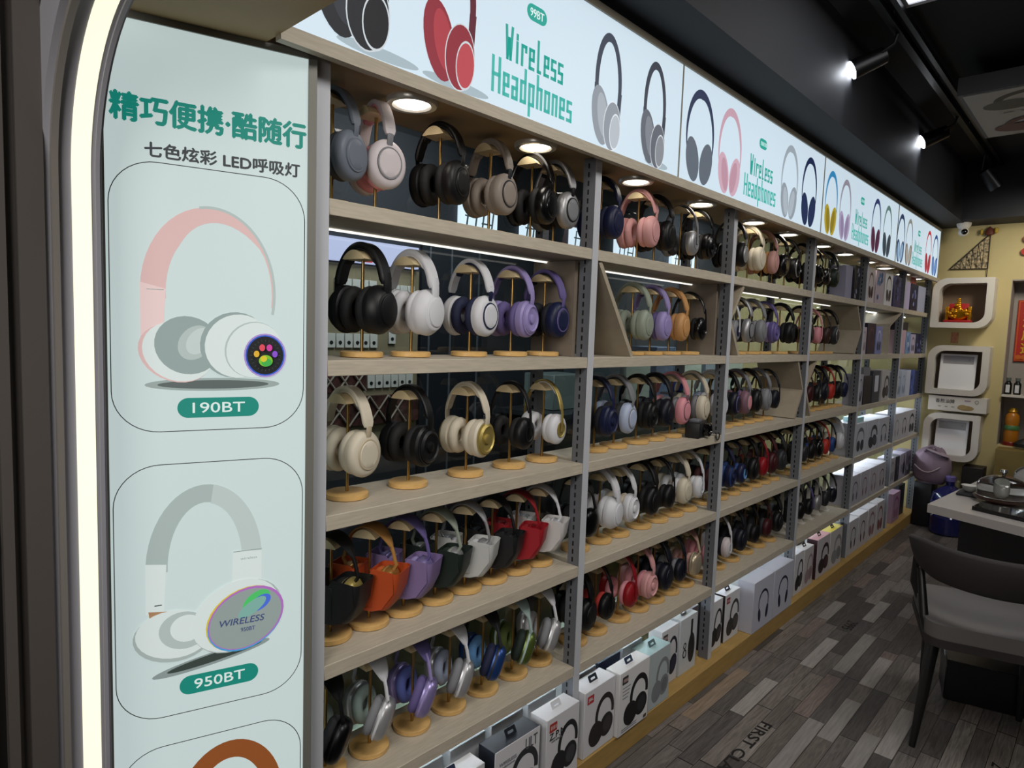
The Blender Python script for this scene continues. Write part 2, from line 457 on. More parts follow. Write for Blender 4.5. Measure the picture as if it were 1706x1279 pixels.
# ------------------------------------------------------------------ entrance arch on the left
def arch_pts(x0, R, zc, x1, off=0.0, n=16):
    """jamb foot, up, quarter circle towards +X, header"""
    pts = [(x0+off, 0.0), (x0+off, zc)]
    for k in range(1, n+1):
        a = PI-(PI/2)*k/n
        pts.append((x0+R+(R-off)*math.cos(a), zc+(R-off)*math.sin(a)))
    pts.append((x1, zc+R-off))
    return pts
AX, AR, AZ = -.004, .235, 1.685
def arch_slab(y0, y1, off0, off1, x1=2.3):
    mb = MB()
    A = arch_pts(AX, AR, AZ, x1, off0); B = arch_pts(AX, AR, AZ, x1, off1)
    mb.rings([[Vector((a[0], y0, a[1])), Vector((a[0], y1, a[1])), Vector((b[0], y1, b[1])), Vector((b[0], y0, b[1]))] for a, b in zip(A, B)], 0, smooth=False)
    return mb
struct('trim_3', arch_slab(.238, .316, 0.0, -.09), ARCHG)
ls = tag(obj('light_strip', arch_slab(.2745, .3005, .002, -.001).mesh('light_strip'), mat('warm light strip', '#fffbe0', .5, emit=1.0)),
         'glowing white light strip curving up the grey entrance arch', 'light strip')
am = arch_slab(.247, .256, .010, 0.0); part('ridge', am, GREYJ, ls)
am = arch_slab(.306, .312, .005, 0.0); part('ridge', am, ARCHG, ls)
struct('door_1', MB().box(-.09, .004, .205, .238, 0, CEIL-.3).box(-.09, -.010, .190, .205, 0, CEIL-.3).box(-.09, .008, .176, .190, 0, CEIL-.3), mat('dark taupe jamb', '#4c4743', .5))
dr = thing('door_frame', 'dark bronze metal door frame at the far left edge', 'door frame', (0, .14, 0))
part('stile', MB().box(-.10, -.012, .150, .176, 0, 2.4).box(-.10, .010, .128, .150, 0, 2.4, 0, .003), BRONZE, dr)
part('latch', MB().box(.006, .022, .134, .146, 1.12, 1.15, 0, .003), BLK, dr)
wd = thing('wooden_door', 'brown wooden door edge beside the dark metal door frame', 'door', (0, .1, 0))
part('stile', MB().box(-.10, .016, .06, .125, 0, 2.4), mat('dark brown veneer', '#3a2c22', .5, noise=.2, nscale=8, stretch=(3, 3, .4)), wd)
part('edge_strip', MB().box(.016, .020, .085, .118, 0, 2.4), mat('tan veneer edge', '#6b5238', .5), wd)
struct('trim_4', MB().box(-.25, 2.4, .318, .585, 1.985, CEIL), SOFFIT)                    # canopy box over the entrance

# ------------------------------------------------------------------ tall lightbox panel
def lightbox_panel():
    a = .2985
    h = Vector((math.sin(a), math.cos(a), 0))
    TR = Vector((.018, .66, 0)); w = .335
    TL = TR-h*w
    L = thing('lightbox', 'tall glowing white advertising lightbox with headphone pictures in the entrance', 'lightbox', (TL.x, TL.y, 0))
    n = h.cross(Vector((0, 0, 1)))
    lit = mat('lit acrylic', '#c6d6d4', .5, emit=.78)
    M = Matrix((h, Vector((0, 0, 1)), n)).transposed().to_4x4(); M.translation = TL
    part('light_panel', MB().prism([(0, .1), (w, .1), (w, 1.973), (0, 1.973)], -.03, 0, M), lit, L)
    fr = MB()
    for u0, u1, v0, v1 in ((w, w+.016, .0, 1.985), (-.012, 0, 0, 1.985), (-.012, w+.016, 1.973, 1.985), (-.012, w+.016, 0, .1)):
        fr.prism([(u0, v0), (u1, v0), (u1, v1), (u0, v1)], -.03, .004, M)
    part('frame', fr, mat('grey aluminium frame', '#77776f', .5, metal=.2), L)
    E = .70
    K = lambda c: ink(c, E)
    G, DK, LNE = K('#17897a'), K('#3c4044'), K('#26292b')
    def PR(): return Print(TL, h, (0, 0, 1))
    P = PR()
    P.text('精巧便携·酷随行', .170, 1.828, .325, .050, G, .075)
    P.done('headline', L)
    P = PR(); P.text('七色炫彩 LED呼吸灯', .190, 1.762, .262, .027, DK, .07)
    P.done('subtitle', L)
    z = lambda d: 1.973-d
    for d0, d1 in ((.231, .708), (.767, 1.249), (1.305, 1.79)):
        P = PR(); o = rrect(.004, w-.004, z(d1), z(d0), .075, 10); i = rrect(.0055, w-.0055, z(d1)+.0015, z(d0)-.0015, .0735, 10)
        P.band(o, i, LNE, True); P.done('picture_border', L)
    # first picture: pink and pale grey pair with a dark paw disc
    P = PR(); c = .165
    sh, pk, pk2, wg, wg2, gy, w0 = K('#5b6664'), K('#dcb9b6'), K('#e8cdca'), K('#c3d0cd'), K('#d9e4e1'), K('#93a4a1'), K('#b2c0bd')
    P.ell(c+.005, z(.622), .115, .012, K('#9aa9a6')); P.ell(c+.005, z(.622), .095, .008, sh)
    P.arc(c-.003, z(.455), .112, .155, 0, 0, -8, 186, pk, tf=lambda f: .004+.036*max(0, min(1, (f-.22)/.5))**.8)
    P.arc(c-.001, z(.452), .113, .155, 0, 0, -14, 100, w0, tf=lambda f: .005)
    P.poly([(c-.115, z(.44)), (c-.075, z(.45)), (c-.08, z(.54)), (c-.115, z(.54))], pk2)
    P.line(c-.105, c-.078, z(.452), .0012, gy)
    P.ell(c-.06, z(.565), .062, .050, pk, -.5); P.ell(c-.055, z(.562), .060, .052, wg2, -.55)
    P.ell(c-.04, z(.55), .055, .052, gy, -.6); P.ell(c-.028, z(.545), .026, .034, w0, -.6); P.ell(c-.022, z(.542), .018, .027, wg, -.6)
    P.ell(c+.040, z(.548), .060, .062, gy, -.5); P.ell(c+.046, z(.550), .058, .060, wg2, -.5)
    P.ell(c+.072, z(.556), .050, .054, w0, -.5); P.ell(c+.074, z(.557), .049, .053, wg2, -.5)
    P.ell(c+.093, z(.567), .0385, .042, K('#a98fd0')); P.ell(c+.093, z(.567), .0355, .039, K('#2c5ac8')); P.ell(c+.093, z(.567), .033, .0365, K('#15181b'))
    for i in range(24):
        t = 2*PI*i/24; x, y = math.cos(t), math.sin(t)
        P.poly([(c+.093+.024*x-.0007*y, z(.567)+.027*y+.0007*x), (c+.093+.029*x, z(.567)+.032*y), (c+.093+.024*x+.0007*y, z(.567)+.027*y-.0007*x)], K('#3c4a48'))
    for dx, dy, r, cc in ((-.0165, .003, .005, '#e0b030'), (-.0065, .015, .0052, '#e04a5a'), (.0065, .015, .0052, '#d040a0'), (.0165, .003, .005, '#8a50d0')):
        P.ell(c+.093+dx, z(.567)+dy, r, r*1.25, K(cc))
    P.ell(c+.093, z(.577), .0125, .011, K('#7ec32a')); P.ell(c+.0945, z(.580), .0095, .0075, K('#3fae4a')); P.ell(c+.089, z(.573), .006, .006, K('#d9c82a'))
    P.done('headphone_picture', L)
    # second picture: white folding pair with an oval rainbow disc
    P = PR()
    P.ell(c+.0, z(1.152), .105, .012, K('#8b9997'), .16); P.ell(c+.005, z(1.150), .085, .008, K('#39443f'), .16)
    P.arc(c-.012, z(.965), .100, .155, .036, .034, 2, 182, K('#a9b8b5'))
    P.arc(c-.012, z(.965), .100, .155, .036, .036, 2, 82, K('#bccac7'))
    P.poly([(c-.112, z(.95)), (c-.078, z(.955)), (c-.083, z(1.055)), (c-.112, z(1.045))], wg2)
    P.poly([(c-.108, z(1.04)), (c-.072, z(1.045)), (c-.076, z(1.07)), (c-.104, z(1.068))], K('#a9835f'))
    P.line(c-.098, c-.086, z(1.03), .002, DK)
    P.poly([(c+.036, z(.945)), (c+.088, z(.95)), (c+.088, z(1.01)), (c+.034, z(1.01))], wg2)
    P.line(c+.036, c+.088, z(.947), .0016, gy); P.text('wireless', c+.064, z(.962), .030, .005, gy)
    P.ell(c-.068, z(1.095), .066, .048, K('#a9b6b3'), -.15); P.ell(c-.066, z(1.090), .064, .046, wg2, -.15); P.ell(c-.05, z(1.085), .042, .036, w0, -.2); P.ell(c-.045, z(1.082), .028, .026, wg2, -.2)
    P.ell(c+.045, z(1.075), .084, .066, K('#aab7b4'), .5); P.ell(c+.042, z(1.073), .082, .066, wg2, .5)
    P.ell(c+.058, z(1.082), .074, .060, K('#d9c23a'), .5); P.ell(c+.059, z(1.084), .0725, .0585, K('#4aa0d8'), .5); P.ell(c+.060, z(1.081), .0725, .058, K('#b070c0'), .5)
    P.ell(c+.059, z(1.0825), .069, .055, K('#93a09d'), .5)
    P.ell(c+.078, z(1.05), .028, .017, K('#4fc36a'), .6); P.ell(c+.085, z(1.055), .022, .013, K('#4a6fd8'), .6); P.ell(c+.07, z(1.062), .03, .012, K('#7fb0a5'), .6)
    P.text('WIRELESS', c+.052, z(1.085), .082, .013, K('#3d4c78'), .03, .2); P.text('950BT', c+.062, z(1.103), .026, .008, K('#3d4c78'), .02)
    P.done('headphone_picture', L)
    # third picture runs out of the frame: a brown crown of a band
    P = PR(); P.arc(c+.03, z(1.468), .10, .14, .034, .036, 0, 180, K('#8f4f24')); P.ell(c-.05, z(1.60), .055, .06, K('#7a431f')); P.ell(c+.09, z(1.60), .055, .06, K('#8f4f24')); P.done('headphone_picture', L)
    for txt, dz, rr_ in (('190BT', .665, 0), ('950BT', 1.196, 0)):
        P = PR(); P.poly(rrect(c-.058, c+.082, z(dz)-.0185, z(dz)+.0185, .0184, 10), G); P.text(txt, c+.012, z(dz), .090, .0195, K('#dfeeea'), .025); P.done('model_badge', L)
lightbox_panel()

# ------------------------------------------------------------------ canopy, downlights and fascia signs
cn = struct('trim_5', MB().box(-.24, .036, .60, 6.30, SOF, SOF+.02), SOFFIT)
struct('trim_6', MB().box(.036, .056, .585, 6.30, 1.976, 2.004), SHELF)
ring_me = MB().lathe([(.040, -.004), (.046, -.012), (.058, -.012), (.061, -.006), (.061, 0.0)], 36, cap0=False).mesh('trim_ring')
lens_me = MB().lathe([(.041, -.005), (.036, -.010), (.02, -.012), (.001, -.0125)], 32, cap0=False).mesh('lens')
DLM = mat('downlight lens', '#fff7ea', .4, emit=9.0); RINGM = mat('satin chrome ring', '#d8d4cc', .3, metal=.6)
for i, y in enumerate((.97, 1.41, 1.93, 2.40, 2.90, 3.31, 3.80, 4.21, 4.68, 5.10, 5.60, 6.02)):
    d = thing('downlight', 'round lit downlight, %s along the canopy counted from the entrance' % 'first second third fourth fifth sixth seventh eighth ninth tenth eleventh twelfth'.split()[i], 'downlight', (-.062, y, SOF), 0, 'downlights in the canopy')
    obj('trim_ring', ring_me, RINGM, d); obj('lens', lens_me, DLM, d)

def signs():
    E = .84; K = lambda c: ink(c, E)
    lit = mat('lit fascia acrylic', '#cadce8', .5, emit=.90)
    T = K('#2aa193'); T2 = K('#46b0a6')
    seams = [.60, 2.012, 3.425, 4.865, 6.19]
    names = ['nearest glowing headphone fascia sign with red headphones and 99BT badge', 'second glowing fascia sign with grey and pink headphone pictures',
             'third glowing fascia sign with yellow and maroon headphone pictures', 'farthest glowing fascia sign with red and blue headphone pictures']
    X = .05
    for i in range(4):
        y0, y1 = seams[i]+.004, seams[i+1]-.004
        s = thing('fascia_sign', names[i], 'sign', (X, y0, 2.004), 0, 'fascia signs above the shelves')
        part('light_panel', MB().box(-.02, X, y0, y1, 2.005, 2.372), lit, s)
        part('frame', MB().box(-.02, X+.006, y0-.004, y1+.004, 2.372, 2.392).box(-.02, X+.004, y1, y1+.003, 2.005, 2.372), mat('aluminium sign frame', '#8d8676', .5, metal=.3), s)
        def hp(kind, yc, w, *cs, z0=2.01, h=.32):
            P = Print((X, 0, 0)); kind(P, yc, z0, w, h, *cs); P.done('headphone_picture', s)
        def shadow(yc, w, z0): 
            P = Print((X, 0, 0)); P.ell(yc, z0, w, .012, K('#a3b4bd')); P.done('picture_shadow', s)
        def title(yc, wW, wH, badge, zt=0):
            P = Print((X, 0, 0)); P.poly(rrect(yc-.038, yc+.038, 2.246, 2.286, .0198, 8), T); [P.text(badge, yc, 2.266, .052, .020, K('#e2f2f2'), .01)] if badge else [P.line(yc+(k-2)*.012, yc+(k-2)*.012+.008, 2.266, .016, K('#bfe4e2')) for k in range(5)]; P.done('model_badge', s)
            P = Print((X, 0, 0)); P.block('Wireless', yc, 2.166, wW, .072, T); P.block('Headphones', yc, 2.080, wH, .076, T2); P.done('title_lettering', s)
        B, B2, W1 = K('#15181f'), K('#0e1017'), K('#c9d2d8')
        if i == 0:
            shadow(.80, .10, 2.02); hp(g_34, .735, .20, B, B, K('#2a2f38'), B2, W1, z0=2.02, h=.34)
            shadow(1.01, .10, 2.018); hp(g_34, .985, .175, K('#5c2230'), K('#8a2a38'), K('#a83b45'), K('#b5474f'), W1, z0=2.012, h=.335)
            title(1.272, .215, .30, '99BT')
            hp(g_34, 1.585, .165, K('#3b4352'), K('#8d949e'), K('#a7aeb6'), K('#b3bbc4'), K('#dfe7ee'))
            shadow(1.87, .07, 2.02); hp(g_34, 1.84, .165, K('#333845'), K('#5d626c'), K('#7b8089'), K('#83888f'), K('#cfd6dc'))
        if i == 1:
            hp(g_hug, 2.152, .205, K('#22304f'), K('#5b6470')); hp(g_hug, 2.390, .195, K('#c39cab'), K('#c9a5b4'), K('#b88e9e'))
            title(2.685, .22, .31, None)
            hp(g_hug, 2.992, .195, K('#9aa5ae'), K('#8f9aa4'), K('#a9b4bd')); hp(g_hug, 3.24, .195, K('#16254a'), K('#1b2a50'))
        if i == 2:
            hp(g_hug, 3.557, .19, K('#2f84b8'), K('#b09a28'), K('#8a7820')); hp(g_hug, 3.785, .19, K('#8f8a98'), K('#a99ab8'), K('#8d7fa0'))
            title(4.08, .22, .31, None)
            hp(g_hug, 4.38, .19, K('#2c3666'), K('#5a2a44'), K('#47203a')); hp(g_hug, 4.632, .19, K('#5d7a74'), K('#3d4a55'), K('#2f3b45'))
        if i == 3:
            hp(g_hug, 4.975, .20, K('#2a3a5c'), K('#33486a'), K('#8fb0cc')); hp(g_hug, 5.20, .19, K('#8a8a84'), K('#77726a'), K('#a8a298'))
            title(5.475, .22, .31, None)
            hp(g_hug, 5.807, .19, K('#b8323e'), K('#a02a38')); hp(g_hug, 6.047, .19, K('#2a4a86'), K('#2b4f90'), K('#6a90c8'))
signs()

# ------------------------------------------------------------------ shelving bays
BAY = [None, 'nearest', 'second', 'third', 'fourth', 'fifth', 'farthest']
def slanted(mb, ya, za, yb, zb, t=.016):
    """board leaning in the YZ plane from (ya, za) to (yb, zb), full shelf depth"""
    d = Vector((0, yb-ya, zb-za)).normalized(); n = Vector((0, -d.z, d.y))*t/2
    A, B = Vector((0, ya, za)), Vector((0, yb, zb))
    q = [A-n, A+n, B+n, B-n]
    mb.rings([[Vector((x, p.y, p.z)) for p in q] for x in (-.005, -.22)], 0, smooth=False)
def bays():
    for b in range(1, 7):
        y0, y1 = POST[b-1], POST[b]
        B = thing('shelving_bay', {1: 'nearest grey metal bay of the shelving, next to the tall lightbox', 6: 'farthest bay of the shelving, ending at the yellow wall'}.get(b, '%s grey metal shelving bay counted from the entrance, with pale wooden shelves' % BAY[b]), 'shelving', (-.1, y0, ZS[6]), 0, 'shelving bays along the wall')
        posts = [y0] + ([y1] if b == 6 else [])
        for py in posts:
            mb = MB(); mb.box(-.045, 0, py, py+.030, ZS[6], 1.996)
            z = .12
            while z < 1.97:
                mb.box(-.028, -.0225, py-.0006, py+.002, z, z+.015, 1)
                z += .026
            mb.box(-.001, .0012, py, py+.030, ZS[6], 1.996, 2)
            part('upright', mb, [STEELD, SLOT, STEEL], B)
            mb = MB(); mb.box(MX+.002, MX+.034, py, py+.030, ZS[6], 1.996)
            z = .12
            while z < 1.97:
                mb.box(MX+.014, MX+.022, py-.0006, py+.002, z, z+.012, 1)
                z += .026
            part('upright', mb, [STEELD, SLOT], B)
        ya, yb = y0+.031, y1-.001
        for r in range(1, 6):
            sh = part('shelf_board', MB().box(MX+.036, .001, ya, yb, ZS[r]-.033, ZS[r], 0, .0012, 1), SHELF, B)
            lit = {1: LED, 2: LED, 5: LEDD} if b < 5 else {1: LEDM, 2: LED, 3: LEDD, 4: LEDD, 5: LEDD}
            if r in lit:
                part('led_strip', MB().box(-.170, -.163, ya+.01, yb-.01, ZS[r]-.038, ZS[r]-.0335), lit[r], sh)
        part('glass_panel', MB().box(MX-.006, MX, y0+.001, y1-.001, ZS[6], 1.996), SMOKED, B)
        top, bot = ZS[1]-.034, ZS[2]+.001
        top3, bot3 = ZS[2]-.034, ZS[3]+.001
        mid, mid3 = (top+bot)/2, (top3+bot3)/2
        if b == 1:
            part('side_panel', MB().box(-.22, -.05, yb-.016, yb, bot, top), BOARDD, B)
        if b == 2:
            mb = MB(); slanted(mb, ya+.02, top, ya+.225, bot); part('slanted_panel', mb, BOARD, B)
            part('side_panel', MB().box(-.22, -.05, yb-.016, yb, bot, top), BOARDD, B)
        if b == 3:
            mb = MB(); slanted(mb, ya+.11, top, ya-.0, mid+.0); slanted(mb, ya+.0, mid, ya+.10, bot); part('slanted_panel', mb, BOARD, B)
            mb = MB(); slanted(mb, yb-.10, top3, yb-.012, mid3); slanted(mb, yb-.012, mid3, yb-.10, bot3); part('slanted_panel', mb, BOARD, B)
        if b == 4:
            mb = MB(); slanted(mb, yb-.12, top, yb-.012, mid); slanted(mb, yb-.012, mid, yb-.12, bot); part('slanted_panel', mb, BOARD, B)
            mb = MB(); slanted(mb, ya+.13, top3, ya+.0, mid3); slanted(mb, ya+.0, mid3, ya+.10, bot3); part('slanted_panel', mb, BOARD, B)
        if b == 5:
            mb = MB(); slanted(mb, yb-.02, top, yb-.30, mid+.05); slanted(mb, yb-.30, mid+.05, yb-.30, bot); part('slanted_panel', mb, BOARD, B)
bays()
pl = tag(obj('plinth', MB().box(-.25, .032, .69, 6.32, 0.0002, .0845, 0, .002, 1).mesh('plinth'), PLINTH), 'long yellow pine plinth carrying the shelving along the floor', 'plinth')

# ------------------------------------------------------------------ headphones and stands
CUPX, CUPZ = .050, .050
def band_path(t, R=.070, zc=.086, hz=.112): return Vector((R*math.sin(t), 0, zc+hz*math.cos(t)))
def band_norm(t, R=.070, hz=.112): return Vector((math.sin(t)/R, 0, math.cos(t)/hz)).normalized()
def band_mesh(name, span, width, th, inset=0.0, n=28, taper=.75):
    """padded strip along the arc; width may be a function of t"""
    mb = MB(); R = []
    for k in range(n+1):
        t = math.radians(-span+2*span*k/n)
        p, nn = band_path(t), band_norm(t)
        p = p-nn*inset
        w = width(t) if callable(width) else width
        e = abs(2*k/n-1); s = 1.0 if e < .93 else 1-(1-taper)*(e-.93)/.07
        a, c = w/2*s, th/2*s
        R.append([p+nn*v+Vector((0, u, 0)) for u, v in ((-a, -c*.35), (-a*.82, -c), (a*.82, -c), (a, -c*.35), (a, c*.35), (a*.82, c), (-a*.82, c), (-a, c*.35))])
    return mb.rings(R).mesh(name, 1, 50)
XA = Matrix(((0, 0, 1, 0), (1, 0, 0, 0), (0, 1, 0, 0), (0, 0, 0, 1)))       # local z -> +x, x -> y, y -> z
def cup_mesh(name, prof, ry, rz, e=2.0): return MB().lathe(prof, 32, XA, ry, rz, e).mesh(name, 1, 35)
def pad_mesh(name, ry, rz, r=.012, x=-.020, e=2.0):
    mb = MB(); n = 32; R = []
    for i in range(n+1):
        a = 2*PI*i/n; c, d = math.cos(a), math.sin(a); k = (abs(c)**e+abs(d)**e)**(-1/e)
        q = []
        for j in range(10):
            b = 2*PI*j/10; rr = 1-r/ry+(r/ry)*math.cos(b)
            q.append(Vector((x+r*math.sin(b), rr*ry*c*k, rr*rz*d*k)))
        R.append(q)
    mb.rings(R, 0, False, False)
    return mb.mesh(name, 1, 60)
def arm_mesh(name, pts, w, th):
    mb = MB(); R = []
    for i, p in enumerate(pts):
        p = Vector(p); a = Vector(pts[max(i-1, 0)]); b = Vector(pts[min(i+1, len(pts)-1)])
        t = (b-a).normalized(); nn = Vector((0, 1, 0)).cross(t).normalized()
        ww = w[i] if isinstance(w, (list, tuple)) else w
        R.append([p+nn*v*th/2+Vector((0, u*ww/2, 0)) for u, v in ((-1, -.5), (-.7, -1), (.7, -1), (1, -.5), (1, .5), (.7, 1), (-.7, 1), (-1, .5))])
    return mb.rings(R).mesh(name, 1, 40)
def canopy_w(t):
    f = max(0.0, 1-(abs(t)/math.radians(58))**3.0); return .010+.042*f
ST = {}
def style(name, span, bw, bth, pad_in, cup, capd, ringd, pad, arm, armw, armt):
    """inner = distance from cup bottom to the underside of the band at the crown"""
    d = dict(band=band_mesh('headband', span, bw, bth))
    top = band_path(0).z
    inner = top-bth/2
    if pad_in:
        d['cushion'] = band_mesh('band_cushion', span*.62, (bw*.86 if not callable(bw) else .03), pad_in, inset=bth/2+pad_in/2-.001)
        inner -= pad_in-.001
    d['inner'] = inner
    d['cup'] = cup; d['cap'] = capd; d['ring'] = ringd; d['pad'] = pad
    d['arm'] = arm_mesh('slider_arm', arm, armw, armt)
    ST[name] = d
armR = [(0.0685, 0, .128), (0.0705, 0, .110), (0.0695, 0, .096), (0.0650, 0, .083), (0.0620, 0, .074)]
style('round', 76, .030, .011, .007,
      cup_mesh('ear_cup', [(.86, -.012), (.97, -.009), (1.0, 0), (1.0, .006), (.93, .013), (.80, .017), (.62, .018)], .043, .050),
      cup_mesh('cup_cap', [(.55, .0175), (.58, .0205), (.54, .022), (.3, .0225), (.02, .0225)], .043, .050),
      cup_mesh('cup_ring', [(.60, .0165), (.66, .0185), (.64, .0205), (.58, .0205)], .043, .050),
      pad_mesh('ear_pad', .041, .048, .013, -.023), armR, [.016, .015, .014, .018, .012], .004)
armS = [(0.0695, 0, .135), (0.0730, 0, .112), (0.0740, 0, .095), (0.0720, 0, .080), (0.0680, 0, .066)]
style('studio', 78, .034, .015, .006,
      cup_mesh('ear_cup', [(.84, -.014), (.98, -.010), (1.0, -.002), (.99, .004), (.90, .012), (.76, .022), (.60, .026)], .044, .052),
      cup_mesh('cup_cap', [(.60, .0255), (.60, .028), (.55, .029), (.02, .029)], .044, .052),
      cup_mesh('cup_ring', [(.74, .018), (.78, .0215), (.72, .024), (.66, .0245)], .044, .052),
      pad_mesh('ear_pad', .042, .050, .013, -.024), armS, [.026, .026, .024, .022, .016], .008)
armM = [band_path(math.radians(a)) for a in (44, 54, 64, 74)] + [Vector((.0715, 0, .105)), Vector((.067, 0, .095)), Vector((.058, 0, .088))]
style('max', 57, canopy_w, .006, 0,
      cup_mesh('ear_cup', [(.80, -.012), (.95, -.010), (1.0, -.003), (1.0, .004), (.95, .012), (.82, .0185), (.55, .022), (.02, .0235)], .040, .048, 2.7),
      None, cup_mesh('cup_ring', [(.99, -.006), (1.015, -.004), (1.015, -.001), (.99, 0)], .040, .048, 2.7),
      pad_mesh('ear_pad', .037, .045, .012, -.021, 2.6), armM, .0075, .0075)
armT = [(0.0690, 0, .128), (0.0715, 0, .105), (0.0730, 0, .085), (0.0740, 0, .062), (0.0730, 0, .045)]
style('slim', 77, .016, .006, .005,
      cup_mesh('ear_cup', [(.85, -.010), (.97, -.008), (1.0, 0), (.98, .008), (.85, .014), (.6, .017), (.02, .018)], .037, .043),
      None, cup_mesh('cup_ring', [(.5, .0165), (.52, .0190), (.46, .0195), (.42, .018)], .037, .043),
      pad_mesh('ear_pad', .035, .041, .0115, -.019), armT, [.012, .011, .010, .010, .012], .004)
style('disc', 72, .026, .009, .006,
      cup_mesh('ear_cup', [(.84, -.012), (.97, -.009), (1.0, 0), (.99, .007), (.88, .012), (.84, .012)], .041, .048),
      cup_mesh('cup_cap', [(.80, .011), (.78, .018), (.66, .0225), (.60, .019), (.26, .017), (.24, .0225), (.15, .024), (.02, .024)], .041, .048),
      cup_mesh('cup_ring', [(.80, .012), (.86, .013), (.85, .016), (.79, .0165)], .041, .048),
      pad_mesh('ear_pad', .039, .046, .013, -.022), armR, [.020, .019, .018, .022, .014], .004)

HC = dict(black='#0d0d0f', gloss='#08080a', charcoal='#2b2c30', slate='#6c7480', shell='#cfc6c8', white='#cfd0d4', cream='#cbc2ae', beige='#b9ab92', taupe='#8d8278', pink='#d58f98',
          blush='#cf9a9a', navy='#171e3e', midnight='#10131f', lavender='#9488bb', purple='#62578c', periwinkle='#5c69b0', sage='#8f988a', peach='#c08f5a', red='#8c131d', coral='#b3332a',
          burgundy='#3f1218', orange='#bd5a1f', tan='#a97a3e', green='#16241d', olive='#56652f', mint='#9fb3ae', silver='#a9a9ab', grey='#7d7e82', lightblue='#a9b4cc', sky='#6aa0d8', blue='#26447f',
          brown='#3a251f', gold='#b5a25e', mauve='#7a5966', rose='#b98d86')
METAL = {'silver', 'gold', 'gloss'}
def hm(c): return mat('%s headphone shell' % c, HC[c], .28 if c == 'gloss' else .46, .7 if c in ('silver', 'gold') else 0, noise=0, coat=.3 if c == 'gloss' else 0)
def hpad(c): return mat('%s soft cushion' % c, HC[c], .75, bump=.25, nscale=900)
def hmax(c): return mat('%s anodised cup' % c, HC[c], .32, .55)

stand_base = MB().lathe([(.047, 0), (.050, .0015), (.050, .0115), (.047, .0135), (.001, .0136)], 36).mesh('base')
stand_pole = MB().lathe([(.0038, .0130), (.0038, .226)], 10).mesh('pole')
def cradle_mesh():
    mb = MB(); pts = []
    n = 12
    for k in range(n+1):
        t = math.radians(-34+68*k/n); pts.append((.057*math.sin(t), .128+.118*math.cos(t)))
    pts += [(.030, .2245), (-.030, .2245)]
    M = Matrix(((1, 0, 0, 0), (0, 0, 1, 0), (0, 1, 0, 0), (0, 0, 0, 1)))
    mb.prism(pts, -.034, .020, M)
    return mb.mesh('cradle', 1, 25)
stand_cradle = cradle_mesh()
CTOP = .246
white_stand = MB().prism([(-.035, 0), (.035, 0), (.012, .035), (.009, .234), (-.009, .234), (-.012, .035)], -.0015, .0015, Matrix(((1, 0, 0, 0), (0, 0, 1, 0), (0, 1, 0, 0), (0, 0, 0, 1)))).box(-.035, .035, -.03, .03, 0, .003).mesh('base')
white_top = MB().box(-.0125, .0125, -.014, .014, .234, .2445, 0, .003).mesh('cradle')

def case_mesh():
    """two open-topped pods joined by a front sheet; the stand's rod passes behind the sheet"""
    mb = MB()
    for sg in (-1, 1):
        R = []
        for z, x0, x1, yy, q in ((-.0035, .026, .052, .022, .010), (.001, .020, .062, .034, .014), (.014, .018, .072, .040, .016), (.05, .017, .088, .0412, .016), (.092, .0165, .094, .0413, .014), (.097, .0165, .095, .0413, .014), (.097, .0180, .0935, .0403, .013), (.06, .0180, .0885, .0402, .013)):
            L = rrect(x0, x1, -yy, yy, q, 5)
            R.append([Vector((sg*u, v, z)) for u, v in (L if sg > 0 else L[::-1])])
        mb.rings(R, 0, True, False)
    M = Matrix(((1, 0, 0, 0), (0, 0, 1, 0), (0, 1, 0, 0), (0, 0, 0, 1)))
    mb.prism([(-.082, .106), (-.030, .104), (-.020, .090), (.020, .090), (.030, .104), (.082, .099), (.084, .05), (.055, .008), (.03, 0), (-.03, 0), (-.055, .008), (-.084, .05)], -.0438, -.0414, M)
    return mb.mesh('headphone_case', 1, 40)
CASE = case_mesh()
case_flap = MB().box(-.030, .030, -.0452, -.0438, .012, .086, 0, .0006, 1).mesh('flap')

